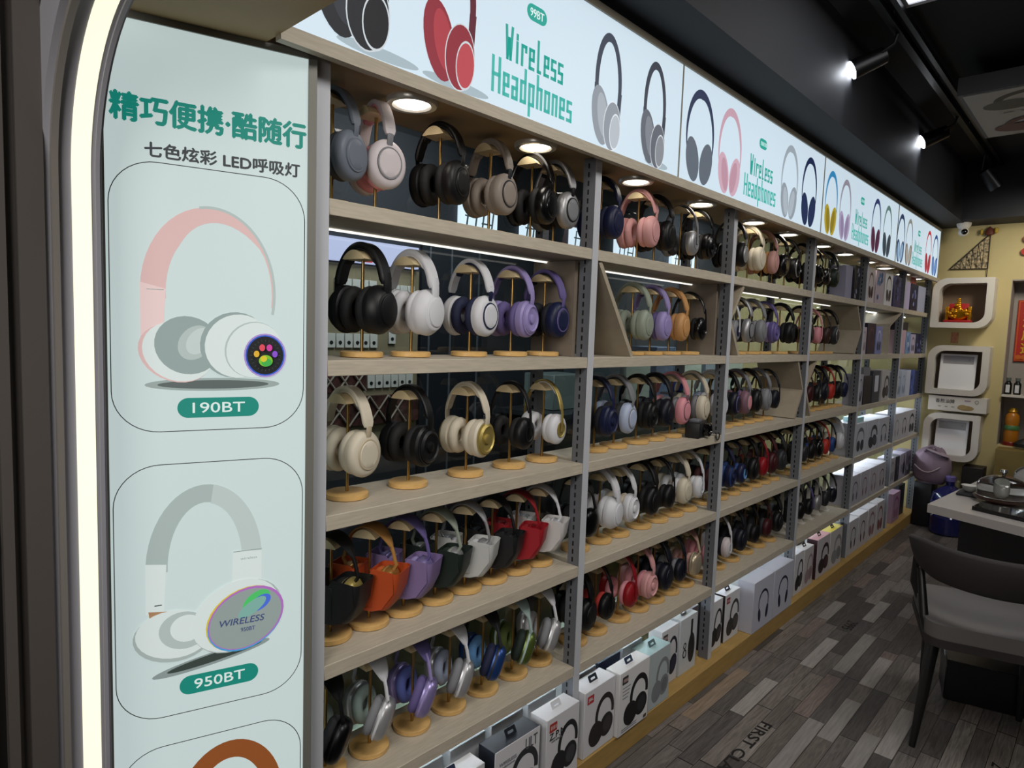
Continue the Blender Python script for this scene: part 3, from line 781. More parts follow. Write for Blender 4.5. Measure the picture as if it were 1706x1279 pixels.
ORD = 'first second third fourth fifth sixth seventh eighth ninth tenth'.split()
SHN = [None, 'top', 'second', 'third', 'fourth', 'lowest']
def headphones(row, y, phi, st, cols, desc, place, x=-.11, stand='wood', swivel=False):
    """cols: band, cup, pad, cap, ring"""
    band, cup, pad, cap, ring = cols
    pad, _, pad2 = pad.partition('|')
    S = ST[st]; z = ZS[row]; rz = math.radians(phi)
    n = place
    if stand == 'wood':
        s = thing('headphone_stand', 'round wooden headphone stand with brass rod, %s' % n, 'stand', (x, y, z+.0005), rz, 'wooden headphone stands')
        obj('base', stand_base, BAMBOO, s); obj('pole', stand_pole, BRASS, s); obj('cradle', stand_cradle, PALEW, s)
    else:
        s = thing('headphone_stand', 'white folded plastic headphone stand, %s' % n, 'stand', (x, y, z+.0005), rz, 'white plastic headphone stands')
        obj('base', white_stand, WHITEP, s); obj('cradle', white_top, WHITEP, s)
    h = thing('headphones', '%s headphones, %s' % (desc, n), 'headphones', (x, y, z+CTOP-S['inner']+.0012), rz, 'headphones on display stands')
    shell = hmax if st == 'max' else hm
    obj('headband', S['band'], hpad(band) if st == 'max' else hm(band), h)
    if 'cushion' in S: obj('band_cushion', S['cushion'], hpad(pad), h)
    for sg in (1, -1):
        r = 0 if sg > 0 else PI
        obj('slider_arm', S['arm'], hm(ring if st in ('max', 'round') else band), h, rot=(0, 0, r))
        c = obj('ear_cup', S['cup'], shell(cup), h, loc=(sg*CUPX, 0, CUPZ), rot=(0, 0, r) if not swivel else ((-.48, 0, .72) if sg > 0 else (.15, 0, r+.25)))
        if swivel: c.rotation_mode = 'ZYX'
        c.scale = (1.10,)*3 if st != 'max' else ((1.06,)*3 if swivel else (1, 1, 1))
        obj('ear_pad', S['pad'], hpad(pad if sg > 0 or not pad2 else pad2), c)
        if S['cap']: obj('cup_cap', S['cap'], hm(cap), c)
        obj('cup_ring', S['ring'], hm(ring), c)
    return h

def c1(c, pad=None, cap=None, ring=None, cup=None): return (c, cup or c, pad or c, cap or cup or c, ring or c)
HP = {
 (1, 1): [(.79, 16, 'round', c1('slate', 'charcoal'), 'slate grey over-ear'), (.905, -6, 'round', c1('shell', 'pink', None, 'grey'), 'pale over-ear pink-cushioned'), (1.10, 14, 'round', c1('black'), 'matt black over-ear'),
          (1.28, 8, 'round', c1('taupe', None, None, 'charcoal'), 'taupe over-ear'), (1.452, 12, 'round', c1('gloss', 'black'), 'glossy black over-ear'), (1.558, 4, 'round', c1('silver', 'black', 'grey', 'black'), 'silver over-ear black-cushioned')],
 (1, 2): [(.875, 18, 'studio', c1('black'), 'chunky black'), (1.02, 12, 'studio', c1('white'), 'chunky white'), (1.22, 10, 'round', ('white', 'white', 'navy', 'white', 'navy'), 'white over-ear navy-cushioned'),
          (1.385, 10, 'disc', c1('lavender', 'purple'), 'lavender over-ear'), (1.53, 8, 'round', ('purple', 'navy', 'midnight', 'navy', 'purple'), 'navy and purple over-ear')],
 (1, 3): [(.84, 12, 'round', ('cream', 'cream', 'cream', 'cream', 'beige'), 'cream over-ear'), (1.02, 12, 'disc', c1('black'), 'black over-ear'), (1.22, 8, 'disc', ('cream', 'cream', 'cream', 'gold', 'gold'), 'cream over-ear gold-disc'),
          (1.395, 10, 'slim', c1('black'), 'thin-band black'), (1.545, 6, 'slim', ('gold', 'white', 'white', 'white', 'gold'), 'gold-band white')],
 (1, 4): [(0.800, 26, 'max', ('black', 'gold', 'black', 'black', 'black'), 'black banded'), (0.907, 26, 'max', ('tan', 'tan', 'orange', 'tan', 'tan'), 'orange banded'), (1.013, 26, 'max', ('purple', 'lavender', 'lavender', 'purple', 'purple'), 'purple banded'),
          (1.120, 26, 'max', ('sage', 'silver', 'green', 'sage', 'sage'), 'dark green banded'), (1.227, 26, 'max', ('silver', 'silver', 'white', 'silver', 'silver'), 'silver banded'), (1.333, 26, 'max', ('black', 'charcoal', 'black', 'black', 'black'), 'charcoal banded'),
          (1.438, 26, 'max', ('red', 'red', 'red', 'red', 'red'), 'red banded'), (1.543, 26, 'max', ('white', 'white', 'white', 'white', 'white'), 'white banded')],
 (1, 5): [(.79, 4, 'max', ('black', 'black', 'charcoal|mint', 'black', 'black'), 'black metal-cup'), (.915, 4, 'max', ('white', 'silver', 'grey|mint', 'white', 'white'), 'silver metal-cup mint-cushioned'), (1.05, 4, 'max', ('purple', 'lavender', 'purple|periwinkle', 'lavender', 'lavender'), 'lavender metal-cup'),
          (1.18, 4, 'max', ('white', 'silver', 'grey|lightblue', 'white', 'white'), 'silver metal-cup pale-blue-cushioned'), (1.31, 4, 'max', ('black', 'blue', 'navy|sky', 'charcoal', 'charcoal'), 'blue metal-cup'), (1.44, 4, 'max', ('mint', 'olive', 'green|olive', 'mint', 'mint'), 'olive green metal-cup'),
          (1.56, 4, 'max', ('white', 'silver', 'grey|white', 'white', 'white'), 'silver metal-cup grey-cushioned')],
 (2, 1): [(1.80, 6, 'round', c1('navy'), 'navy over-ear'), (2.03, 8, 'round', c1('blush'), 'pink over-ear'), (2.145, 8, 'round', c1('black'), 'black over-ear'), (2.335, 6, 'slim', ('grey', 'silver', 'charcoal', 'silver', 'grey'), 'silver grey thin-band'), (2.47, 6, 'disc', c1('gloss', 'black'), 'glossy black over-ear')],
 (2, 2): [(2.02, 6, 'round', c1('sage'), 'sage green over-ear'), (2.15, 6, 'round', c1('lavender', 'purple'), 'lavender over-ear'), (2.29, 6, 'round', c1('peach'), 'peach over-ear'), (2.44, 6, 'slim', c1('gloss', 'black'), 'glossy black thin-band')],
 (2, 3): [(1.82, 8, 'disc', c1('navy', 'midnight'), 'navy over-ear'), (1.94, 8, 'round', ('grey', 'lightblue', 'charcoal', 'lightblue', 'grey'), 'pale blue over-ear'), (2.085, 8, 'disc', c1('black'), 'black over-ear'), (2.205, 8, 'round', c1('midnight'), 'midnight blue over-ear'),
          (2.335, 6, 'round', ('pink', 'pink', 'grey', 'pink', 'mauve'), 'pink over-ear'), (2.50, 6, 'round', ('cream', 'cream', 'grey', 'cream', 'beige'), 'cream over-ear')],
 (2, 4): [(1.74, 6, 'max', c1('black'), 'black metal-cup'), (1.87, 6, 'studio', c1('white'), 'chunky white'), (1.985, 6, 'disc', c1('white', 'cream'), 'white disc-cup'), (2.135, 6, 'round', c1('black'), 'black over-ear'), (2.26, 6, 'slim', c1('black'), 'black thin-band'), (2.385, 6, 'round', c1('cream', 'white'), 'cream over-ear'), (2.505, 6, 'slim', c1('white'), 'white thin-band')],
 (2, 5): [(1.75, 4, 'round', c1('black'), 'black over-ear'), (1.87, 4, 'slim', ('black', 'black', 'coral', 'black', 'black'), 'black red-cushioned'), (2.02, 4, 'slim', ('red', 'red', 'pink', 'red', 'red'), 'red pink-cushioned'), (2.15, 4, 'disc', c1('blush', 'pink'), 'pink disc-cup'),
          (2.27, 4, 'round', c1('midnight'), 'midnight blue over-ear'), (2.39, 4, 'slim', c1('midnight', 'grey'), 'dark blue thin-band'), (2.515, 4, 'max', ('rose', 'beige', 'rose', 'beige', 'beige'), 'rose beige metal-cup')],
 (3, 1): [(2.78, 4, 'round', ('charcoal', 'black', 'charcoal', 'silver', 'silver'), 'black silver-disc'), (2.97, 4, 'round', c1('cream'), 'cream over-ear'), (3.13, 4, 'round', c1('rose', 'peach'), 'rose over-ear'), (3.26, 4, 'round', c1('gloss', 'black'), 'glossy black over-ear'), (3.42, 4, 'disc', ('black', 'black', 'black', 'gloss', 'silver'), 'black silver-ringed')],
 (3, 2): [(2.76, 4, 'slim', ('white', 'grey', 'black', 'white', 'navy'), 'white thin-band'), (2.89, 4, 'round', ('silver', 'silver', 'black', 'grey', 'black'), 'silver over-ear black-cushioned'), (3.04, 4, 'round', c1('grey'), 'grey over-ear'), (3.19, 4, 'disc', c1('purple', 'lavender'), 'purple over-ear'), (3.40, 4, 'round', c1('black'), 'black over-ear')],
 (3, 3): [(2.67, 6, 'round', ('white', 'lightblue', 'white', 'white', 'grey'), 'white over-ear'), (2.80, 6, 'round', ('black', 'midnight', 'black', 'midnight', 'purple'), 'dark purple over-ear'), (2.92, 6, 'round', ('grey', 'mauve', 'mauve', 'pink', 'grey'), 'mauve over-ear'), (3.04, 6, 'round', c1('black'), 'black over-ear'), (3.155, 6, 'round', c1('grey'), 'grey over-ear'), (3.27, 6, 'slim', c1('midnight'), 'dark blue thin-band')],
 (3, 4): [(2.66, 6, 'round', ('brown', 'black', 'burgundy', 'black', 'black'), 'brown and black over-ear'), (2.80, 6, 'disc', ('navy', 'navy', 'blue', 'navy', 'blue'), 'navy blue disc-cup'), (2.93, 6, 'slim', ('black', 'navy', 'blue', 'navy', 'sky'), 'black and blue thin-band'), (3.06, 6, 'round', c1('black'), 'black over-ear'), (3.18, 6, 'slim', c1('red', 'burgundy'), 'dark red thin-band'), (3.29, 6, 'round', c1('burgundy'), 'burgundy over-ear'), (3.41, 6, 'round', c1('charcoal'), 'charcoal over-ear')],
 (3, 5): [(2.66, 4, 'slim', c1('pink'), 'pink thin-band'), (2.82, 4, 'slim', ('white', 'shell', 'midnight', 'white', 'white'), 'white thin-band'), (2.97, 4, 'round', c1('midnight'), 'midnight blue over-ear'), (3.13, 4, 'slim', c1('black', 'charcoal'), 'black thin-band'), (3.28, 4, 'slim', c1('burgundy', 'charcoal'), 'burgundy thin-band'), (3.42, 4, 'round', c1('black'), 'black over-ear')],
 (4, 1): [(3.64, 4, 'round', c1('gloss', 'black'), 'glossy black over-ear'), (3.77, 4, 'disc', c1('gloss', 'brown'), 'glossy black brown-cushioned'), (3.90, 4, 'slim', ('black', 'gloss', 'black', 'black', 'silver'), 'black silver-ringed'), (4.03, 4, 'round', c1('green'), 'dark green over-ear')],
 (4, 2): [(3.68, 4, 'round', c1('black'), 'black over-ear'), (3.83, 4, 'slim', c1('pink'), 'pink thin-band'), (3.97, 4, 'slim', c1('brown', 'black'), 'dark brown thin-band'), (4.11, 4, 'round', ('black', 'charcoal', 'black', 'charcoal', 'silver'), 'charcoal over-ear')],
 (4, 3): [(3.75, 6, 'slim', c1('burgundy', 'black'), 'burgundy thin-band'), (3.88, 6, 'slim', ('charcoal', 'black', 'black', 'black', 'silver'), 'black silver-ringed'), (4.00, 6, 'round', c1('midnight'), 'midnight blue over-ear'), (4.12, 6, 'slim', c1('coral', 'red'), 'bright red thin-band'), (4.25, 6, 'round', c1('black'), 'black over-ear'), (4.37, 6, 'slim', c1('navy'), 'navy thin-band')],
 (4, 4): [(3.62, 6, 'round', c1('black'), 'black over-ear'), (3.74, 6, 'slim', c1('charcoal'), 'charcoal thin-band'), (3.86, 6, 'slim', ('black', 'black', 'blue', 'black', 'black'), 'black blue-cushioned'), (3.98, 6, 'round', c1('gloss', 'black'), 'glossy black over-ear'), (4.10, 6, 'slim', c1('coral', 'red'), 'red thin-band'), (4.22, 6, 'slim', ('midnight', 'blue', 'black', 'blue', 'midnight'), 'blue thin-band'), (4.37, 6, 'round', c1('white', 'cream'), 'white over-ear')],
 (4, 5): [(3.61, 4, 'slim', c1('grey', 'black'), 'grey thin-band'), (3.75, 4, 'slim', c1('black'), 'black thin-band'), (3.89, 4, 'slim', ('purple', 'black', 'black', 'black', 'charcoal'), 'dark purple thin-band'), (4.03, 4, 'slim', c1('silver', 'black'), 'silver thin-band'), (4.17, 4, 'slim', c1('charcoal', 'black'), 'charcoal thin-band'), (4.31, 4, 'slim', c1('midnight'), 'midnight blue thin-band')],
}
CASECOL = ['#101012', '#b5481a', '#806d9a', '#12201a', '#bfc0bd', '#131315', '#9c1420', '#c9c6c4']
CASEN = ['black', 'orange', 'lavender', 'dark green', 'white', 'matt black', 'red', 'ivory white']
for (b, r), L in HP.items():
    for i, (y, phi, st_, cols, desc) in enumerate(L):
        place = '%s along %s shelf, %s bay' % (ORD[i], SHN[r], BAY[b])
        xs = -.11
        h = headphones(r, y, phi+random.uniform(-3, 3), st_, cols, desc, place, xs, 'white' if (b, r) == (4, 5) else 'wood', (b, r) == (1, 5))
        if (b, r) == (1, 4):
            cm = mat('%s case leather' % CASEN[i], CASECOL[i], .55, bump=.15, nscale=300)
            k = thing('headphone_case', '%s folded leather case around the %s headphones, %s' % (CASEN[i], desc.split()[0], place.replace('%s along ' % ORD[i], '')), 'case', h.location, h.rotation_euler.z, 'leather headphone cases')
            k['label'] = '%s leather case wrapped around headphones, %s' % (CASEN[i], place)
            obj('body', CASE, cm, k); obj('flap', case_flap, cm, k)

# ------------------------------------------------------------------ packaged headphone boxes
tab_me = MB().frame(rrect(-.022, .022, 0, .026, .004, 3), rrect(-.012, .012, .010, .017, .002, 3), -.0008, .0008, Matrix(((0, 0, 1, 0), (1, 0, 0, 0), (0, 1, 0, 0), (0, 0, 0, 1)))).mesh('hang_tab')
def pbox(label, y0, y1, xf, dep, z, h, front, top=None, side=None, kind=None, c1_='#1b1b1e', c2_='#3a3a3e', txt=None, logo=None, tabc=None, lines=False, lean=0, group='headphone packages on the shelves', hy=None):
    o = thing('headphone_box', label, 'box', (xf-dep/2, (y0+y1)/2, z+.0006), lean, group)
    w = y1-y0; mF, mT, mS = mat('card '+front, front, .5), mat('card '+(top or front), top or front, .5), mat('card '+(side or front), side or front, .5)
    mb = MB(); mb.box(-dep/2, dep/2, -w/2, w/2, 0, h, 0, .0012, 1)
    for f in mb.bm.faces:
        f.normal_update()
        n = f.normal
        f.material_index = 0 if n.x > .7 else (1 if n.z > .7 else 2)
    obj('carton', mb.mesh('carton', 3), [mF, mT, mS], o)
    def pr(): 
        return Print((dep/2, 0, 0), step=.0003)
    def fin(P, name):
        return obj(name, P.mb.mesh(name, len(P.mats), 40, False), P.mats, o)
    if kind:
        P = pr(); A, B = ink(c1_), ink(c2_)
        if kind == 'side': g_side(P, .06*w, .10*h, w*.86, h*.72, A, B)
        elif kind == 'slim': g_slim(P, 0, .16*h, w*.56, h*.62, A, B)
        elif kind == 'hug': g_hug(P, 0, .12*h, w*.66, h*.74, A, B)
        elif kind == 'edge':
            P.line(.12*w, .24*w, .75*h, .34*h, A); P.ell(.2*w, .40*h, .2*w, .27*h, A); P.ring(-.2*w, .5*h, .09*w, .06*h, .006, B); P.ring(-.2*w, .36*h, .11*w, .08*h, .006, A)
        elif kind == 'art':
            for k in range(9): P.ell(random.uniform(-.32, .32)*w, random.uniform(.1, .9)*h, .1*w, .08*h, A if k % 2 else B, random.random()*3)
        fin(P, 'artwork')
    if logo:
        P = pr(); P.poly(rrect(-.42*w, -.42*w+.036, .80*h, .80*h+.028, .003, 3), ink(logo[0])); [P.text(logo[1], -.42*w+.018, .80*h+.014, .026, .013, ink('#d8d4d2'), .02)] if logo[1] else [P.line(-.42*w+.006+.007*k, -.42*w+.011+.007*k, .80*h+.014, .012, ink('#c8a8a2')) for k in range(4)]; fin(P, 'logo')
    if txt:
        for s_, u, v, tw, th, cc in txt:
            P = pr(); P.text(s_, u*w, v*h, tw, th, ink(cc), .03); fin(P, 'lettering')
    if lines:
        P = pr()
        for k in range(4): P.line(-.40*w, -.40*w+.05-.006*k, .74*h-.012*k, .0035, ink('#77777c'))
        for k in range(2): P.line(-.40*w, .1*w, .05*h+.008*k, .003, ink('#77777c'))
        P.line(.34*w, .44*w, .06*h, .012, ink('#4a3a30')); fin(P, 'small_print')
    if tabc:
        obj('hang_tab', tab_me, mat('tab '+tabc, tabc, .5), o, loc=(.2*dep-dep*.1, 0, h-.004), rot=(0, -.5, 0))
    return o
Z6 = ZS[6]
WH, WG = '#cfcfd2', '#c4c8cb'
pbox('white headphone box, first on the plinth beside the tall lightbox', .75, .93, .0, .07, Z6, .22, WH, kind='side', tabc='#1d2a44')
pbox('white headphone box with navy hang tab beside the dark-topped box', .99, 1.195, .028, .06, Z6, .215, WH, kind='side', tabc='#1d2a44')
pbox('white box with navy top and navy side reading ULT', 1.232, 1.422, .030, .066, Z6, .222, WH, top='#0f141f', side='#141a27', kind='side', c1_='#2a2a2e', txt=[('ULT', .30, .86, .052, .034, '#55565c'), ('WIRELESS', -.22, .80, .07, .010, '#8a8a90'), ('headphones', -.24, .745, .065, .008, '#8a8a90')], tabc='#12161f')
pbox('white box with red logo and Z.P.M lettering over black headphones', 1.446, 1.606, .036, .066, Z6, .225, WH, kind='side', txt=[('Z.P.M', -.18, .74, .075, .022, '#17171a'), ('wireless', -.2, .665, .05, .007, '#77777c')], logo=('#a5342c', None), tabc='#c9c9cc')
pbox('white box with red square logo and large dark headphones, second bay plinth', 1.648, 1.822, .026, .07, Z6, .225, WH, kind='side', c1_='#231f1f', c2_='#33302f', logo=('#b03038', 'JBL'), tabc='#1b222c')
pbox('white box with small dark logo and glossy black headphones, second bay plinth', 1.828, 2.018, .040, .06, Z6, .228, '#d8d8d8', kind='side', c1_='#121214', c2_='#26272b', logo=('#2b2b2e', None), lines=True, tabc='#26324a')
pbox('clear-topped pale teal box with grey headphones, second bay plinth', 2.035, 2.185, .030, .08, Z6, .218, '#aeb9ba', top='#9dbabb', side='#8fa3a3', kind='side', c1_='#7b7f83', c2_='#6a6e72', tabc='#51656a')
pbox('white box with navy headphones set back, second bay plinth', 2.205, 2.335, -.02, .06, Z6, .232, WH, kind='side', c1_='#161c2e', c2_='#232a3e', logo=('#3d4046', None))
pbox('white box showing black headphones edge-on, second bay plinth', 2.345, 2.487, -.016, .06, Z6, .236, WG, kind='edge', tabc='#d5d8da')
pbox('mauve grey box tucked behind the upright, second bay plinth', 2.495, 2.562, -.05, .07, Z6, .232, '#9d949b', kind='edge', c1_='#6a6066')
pbox('narrow white box with black headphones, third bay plinth', 2.615, 2.735, -.02, .06, Z6, .225, WH, kind='side', side='#15161a')
pbox('white box with tiny red logo and dark headphones, third bay plinth', 2.762, 2.915, -.02, .06, Z6, .222, WH, side='#26221f', kind='side', c1_='#302e2d', c2_='#45423f', logo=('#8d2c30', None), tabc='#17181b')
pbox('big pale box with slim navy headphones, left of the pair, third bay plinth', 2.945, 3.185, .034, .08, Z6, .245, '#bcbdc9', kind='slim', c1_='#1a2038', c2_='#1a2038')
pbox('big pale box with slim navy headphones, right of the pair, third bay plinth', 3.188, 3.44, .034, .08, Z6, .245, '#bcbdc9', kind='slim', c1_='#1a2038', c2_='#1a2038')
pbox('white box with black headphones, first on the fourth bay plinth', 3.56, 3.69, 0, .06, Z6, .23, WH, kind='side')
pbox('white box with rose grey headphones, fourth bay plinth', 3.70, 3.85, 0, .06, Z6, .225, '#c4bfbf', kind='side', c1_='#9a8488', c2_='#8a7478', tabc='#17181b')
pbox('pink-topped box with dark maroon side and black headphones, fourth bay plinth', 3.91, 4.13, 0, .06, Z6, .235, '#c3bdc0', top='#c78f96', side='#35161c', kind='side', c1_='#2a1c20', c2_='#4a2a30', tabc='#17181b')
pbox('yellow-topped box with grey headphones, fourth bay plinth', 4.14, 4.37, 0, .06, Z6, .235, '#c7c3c0', top='#d8c63a', kind='side', c1_='#8a8a8c', c2_='#77777a', tabc='#17181b')
pbox('narrow black patterned box at the fifth upright on the plinth', 4.385, 4.45, -.02, .06, Z6, .23, '#17171a', kind='art', c1_='#8a8a8c', c2_='#5a4a40')
for i, (c, d) in enumerate((('#2a2a2e', 'black outline'), ('#4a1c20', 'dark red'), ('#8a6a70', 'pale pink'), ('#7a4a4a', 'brown red'))):
    pbox('white box with %s headphones on the fifth bay plinth' % d, 4.505+.215*i, 4.505+.215*i+.205, .0, .10, Z6, .225+.004*i, '#c3c0c4', kind='slim' if i < 2 else 'hug', c1_=c, c2_=c)
pbox('dark green tall box on the farthest bay plinth', 5.46, 5.56, -.03, .1, Z6, .26, '#1f2a28', kind='art', c1_='#3a4a44', c2_='#2a2420')
pbox('mauve pink box on the farthest bay plinth', 5.60, 5.82, 0, .06, Z6, .23, '#a88a9e', kind='hug', c1_='#8d4a72', c2_='#9a6a8c')
pbox('dark box last on the plinth near the end wall', 5.86, 6.05, -.02, .1, Z6, .25, '#23262e')
# rear row on the plinth
n_ = 0
for b, ys in ((1, (.98, 1.14, 1.30, 1.46)), (2, (1.68, 1.83, 1.98)), (3, (2.96, 3.12, 3.28)), (4, (3.58, 3.75, 4.0))):
    for i, y in enumerate(ys):
        navy = (b, i) in ((2, 1), (3, 2))
        pbox('%s box, %s of the rear row on the plinth, %s bay' % ('navy blue' if navy else 'plain white', ORD[i], BAY[b]), y, y+.135, -.0525 if b != 4 else -.0635, .085, Z6, .232 if not navy else .230, '#1f2640' if navy else WG, group='rear row of packages on the plinth', tabc='#14161c' if navy else None)
# fourth bay, top shelf
pbox('lavender grey box at the right end of the top shelf, fourth bay', 4.19, 4.31, -.04, .09, ZS[1], .20, '#8f8fa6')
pbox('black patterned box at the right end of the top shelf, fourth bay', 4.325, 4.44, -.03, .09, ZS[1], .21, '#16171c', kind='art', c1_='#8a8aa0', c2_='#3a3a4c')
# fifth and farthest bays, shelf by shelf
def shelf_box(b, r, items):
    for it in items:
        y0, w, h, front, kind, ca, cb, d = it[:8]
        kw = it[8] if len(it) > 8 else {}
        pbox('%s, %s shelf of the %s bay' % (d, SHN[r], BAY[b]), y0, y0+w, kw.pop('xf', -.01), kw.pop('dep', .09), ZS[r]+kw.pop('dz', 0), h, front, kind=kind, c1_=ca, c2_=cb, **kw)
shelf_box(5, 1, [(4.52, .16, .22, '#c2b9b8', 'hug', '#4a3330', '#3a2825', 'pale box with brown headphones'), (4.71, .18, .215, '#b9a9b2', 'art', '#4a7a9c', '#35608c', 'pink-rimmed box with teal blue picture'),
                 (4.93, .19, .235, '#e6e4e2', 'hug', '#2a2624', '#47413c', 'bright white box with dark headphones'), (5.16, .2, .215, '#3a3d66', 'art', '#6a74a8', '#24264a', 'navy blue patterned box')])
shelf_box(6, 1, [(5.48, .15, .20, '#c3bbe0', None, '', '', 'lavender white box'), (5.66, .22, .20, '#1e2038', 'art', '#8088b8', '#3a4470', 'dark navy patterned box'), (5.90, .24, .20, '#aeb4d0', None, '', '', 'pale blue box')])
pbox('small red box lying on top of the navy box, top shelf, farthest bay', 5.68, 5.84, -.02, .07, ZS[1]+.201, .05, '#b83428', kind='art', c1_='#d8a090', c2_='#c86050')
pbox('small white box lying on the lavender box, top shelf, farthest bay', 5.50, 5.66, -.02, .07, ZS[1]+.201, .05, '#d5d0c6')
shelf_box(5, 2, [(4.50, .09, .17, '#c4b4bc', 'hug', '#8a7a80', '#8a7a80', 'pale pink box'), (4.61, .18, .20, '#2a2334', 'hug', '#6a4a52', '#543a44', 'dark plum box with brown headphones', dict(side='#1c1a33')), (4.81, .15, .185, '#8a90c4', 'hug', '#d0d4e4', '#4a5068', 'blue box with pale headphones')])
shelf_box(6, 2, [(5.47, .14, .175, '#c9a9b8', None, '', '', 'pale pink plain box'), (5.63, .13, .165, '#7a98c4', 'art', '#c4d4e8', '#4a6aa8', 'blue and white box'), (5.78, .15, .15, '#b9b2cc', 'hug', '#6a6478', '#6a6478', 'lavender box with grey headphones'), (5.95, .20, .16, '#1f2348', 'art', '#7a84c0', '#33386a', 'navy box with pale pattern')])
pbox('black flat box lying on the pink and blue boxes, second shelf, farthest bay', 5.50, 5.75, -.03, .08, ZS[2]+.1755, .06, '#14151c')
shelf_box(5, 3, [(4.50, .10, .20, '#aaa9b4', 'hug', '#3a3a44', '#4a4a54', 'grey white narrow box'), (4.62, .17, .185, '#1c1718', None, '', '', 'black tall box'), (4.82, .18, .215, '#3a3c44', None, '', '', 'dark framed box with white window', dict(txt=[('I', 0, .6, .09, .11, '#d5d5da')])), (5.04, .20, .215, '#b8b4b2', 'side', '#3a3432', '#5a5250', 'pale grey box with dark headphones')])
pbox('small grey box lying on the black tall box, third shelf, fifth bay', 4.63, 4.78, -.02, .07, ZS[3]+.1855, .055, '#77787c')
shelf_box(6, 3, [(5.46, .13, .19, '#a9b6cc', 'hug', '#7a88a4', '#7a88a4', 'pale blue box'), (5.60, .13, .195, '#b4bfd6', 'hug', '#8a98b4', '#8a98b4', 'light blue box'), (5.74, .13, .20, '#c3cade', None, '', '', 'whitish blue box'), (5.88, .13, .20, '#3a52a4', 'art', '#6a84cc', '#24386a', 'bright blue box'), (6.02, .13, .19, '#25305e', None, '', '', 'deep blue box')])
shelf_box(5, 4, [(4.51, .25, .21, '#c2c4cc', 'hug', '#5a5c66', '#3a3c44', 'wide white box', dict(dep=.14)), (4.78, .26, .21, '#bcbec8', 'side', '#33353c', '#4a4c54', 'wide white box with dark headphones', dict(dep=.14)), (5.06, .28, .205, '#b8bac4', 'slim', '#4a4c58', '#4a4c58', 'wide white box with slim headphones', dict(dep=.14))])
pbox('small clear-lidded box on the wide white boxes, fourth shelf, fifth bay', 4.62, 4.76, -.03, .09, ZS[4]+.2105, .03, '#9fc6c8')
shelf_box(6, 4, [(5.46, .22, .205, '#c0bfc8', 'slim', '#8a8a94', '#8a8a94', 'white box with grey outline headphones', dict(dep=.13)), (5.69, .22, .205, '#c0bfc8', 'slim', '#1c1c22', '#1c1c22', 'white box with black outline headphones', dict(dep=.13)), (5.92, .24, .205, '#c0bfc8', 'hug', '#1c1c22', '#2a2a30', 'white box with bold black headphones', dict(dep=.13))])
shelf_box(5, 5, [(4.505+.215*i, .205, .20, '#b9b6bf', 'slim', c, c, 'pale box with %s headphones' % d, dict(dep=.13)) for i, (c, d) in enumerate((('#4a4a54', 'dark grey outline'), ('#7a5a62', 'mauve outline'), ('#8a6a64', 'light brown outline'), ('#4a2c2c', 'brown outline')))])
shelf_box(6, 5, [(5.46, .16, .20, '#b4b2bb', 'hug', '#8a8892', '#8a8892', 'pale box'), (5.64, .11, .195, '#2a2a33', 'art', '#6a6a78', '#44444f', 'dark patterned box'), (5.77, .18, .20, '#a8a4b8', 'edge', '#2a2a33', '#2a2a33', 'lavender grey box'), (5.97, .16, .20, '#6a6478', 'art', '#a4a0b4', '#3a3644', 'grey purple box')])

# camera and cable on the third shelf of the second bay, blue pouch behind
k = thing('compact_camera', 'small black camera lying at the right end of the third shelf, second bay', 'camera', (-.040, 2.418, ZS[3]+.0006), .2)
obj('body', MB().box(-.030, .032, -.05, .05, 0, .062, 0, .008).mesh('body'), BLK, k)
obj('lens', MB().lathe([(.026, 0), (.027, .02), (.022, .024), (.02, .018), (.001, .017)], 20, Matrix(((0, 0, 1, .034), (1, 0, 0, .015), (0, 1, 0, .032), (0, 0, 0, 1)))).mesh('lens'), mat('lens black gloss', '#08080a', .15), k)
obj('top_plate', MB().box(-.02, .02, -.03, .02, .061, .074, 0, .004).mesh('top_plate'), STEELD, k)
cb = MB(); pts = [(-.04, 2.47, ZS[3]+.004), (-.01, 2.50, ZS[3]+.004), (.004, 2.515, ZS[3]+.004)]
for t in range(0, 31):
    a = t/30*4*PI; pts.append((.006, 2.525+.020*math.sin(a)*(.6+.4*t/30), ZS[3]-.012-.018*math.cos(a)*.9+.01))
cb.tube(pts, .0014, 6)
tag(obj('cable', cb.mesh('cable'), BLK), 'thin black coiled cable hanging over the shelf edge beside the black camera', 'cable')
bp = MB().lathe([(.001, 0), (.028, .004), (.032, .025), (.027, .05), (.015, .062), (.001, .066)], 14, None, .8, 1.3)
tag(obj('pouch', bp.mesh('pouch'), mat('blue satin', '#2a4cb0', .4), loc=(-.200, 2.54, ZS[3]+.1655)), 'small bright blue satin pouch on the bracket behind the cream headphones', 'pouch')
tag(obj('pouch_bracket', MB().box(-.235, -.16, 2.46, 2.56, ZS[3]+.155, ZS[3]+.1648).mesh('pouch_bracket'), STEELD), 'small dark bracket under the blue pouch behind the cream headphones', 'bracket')

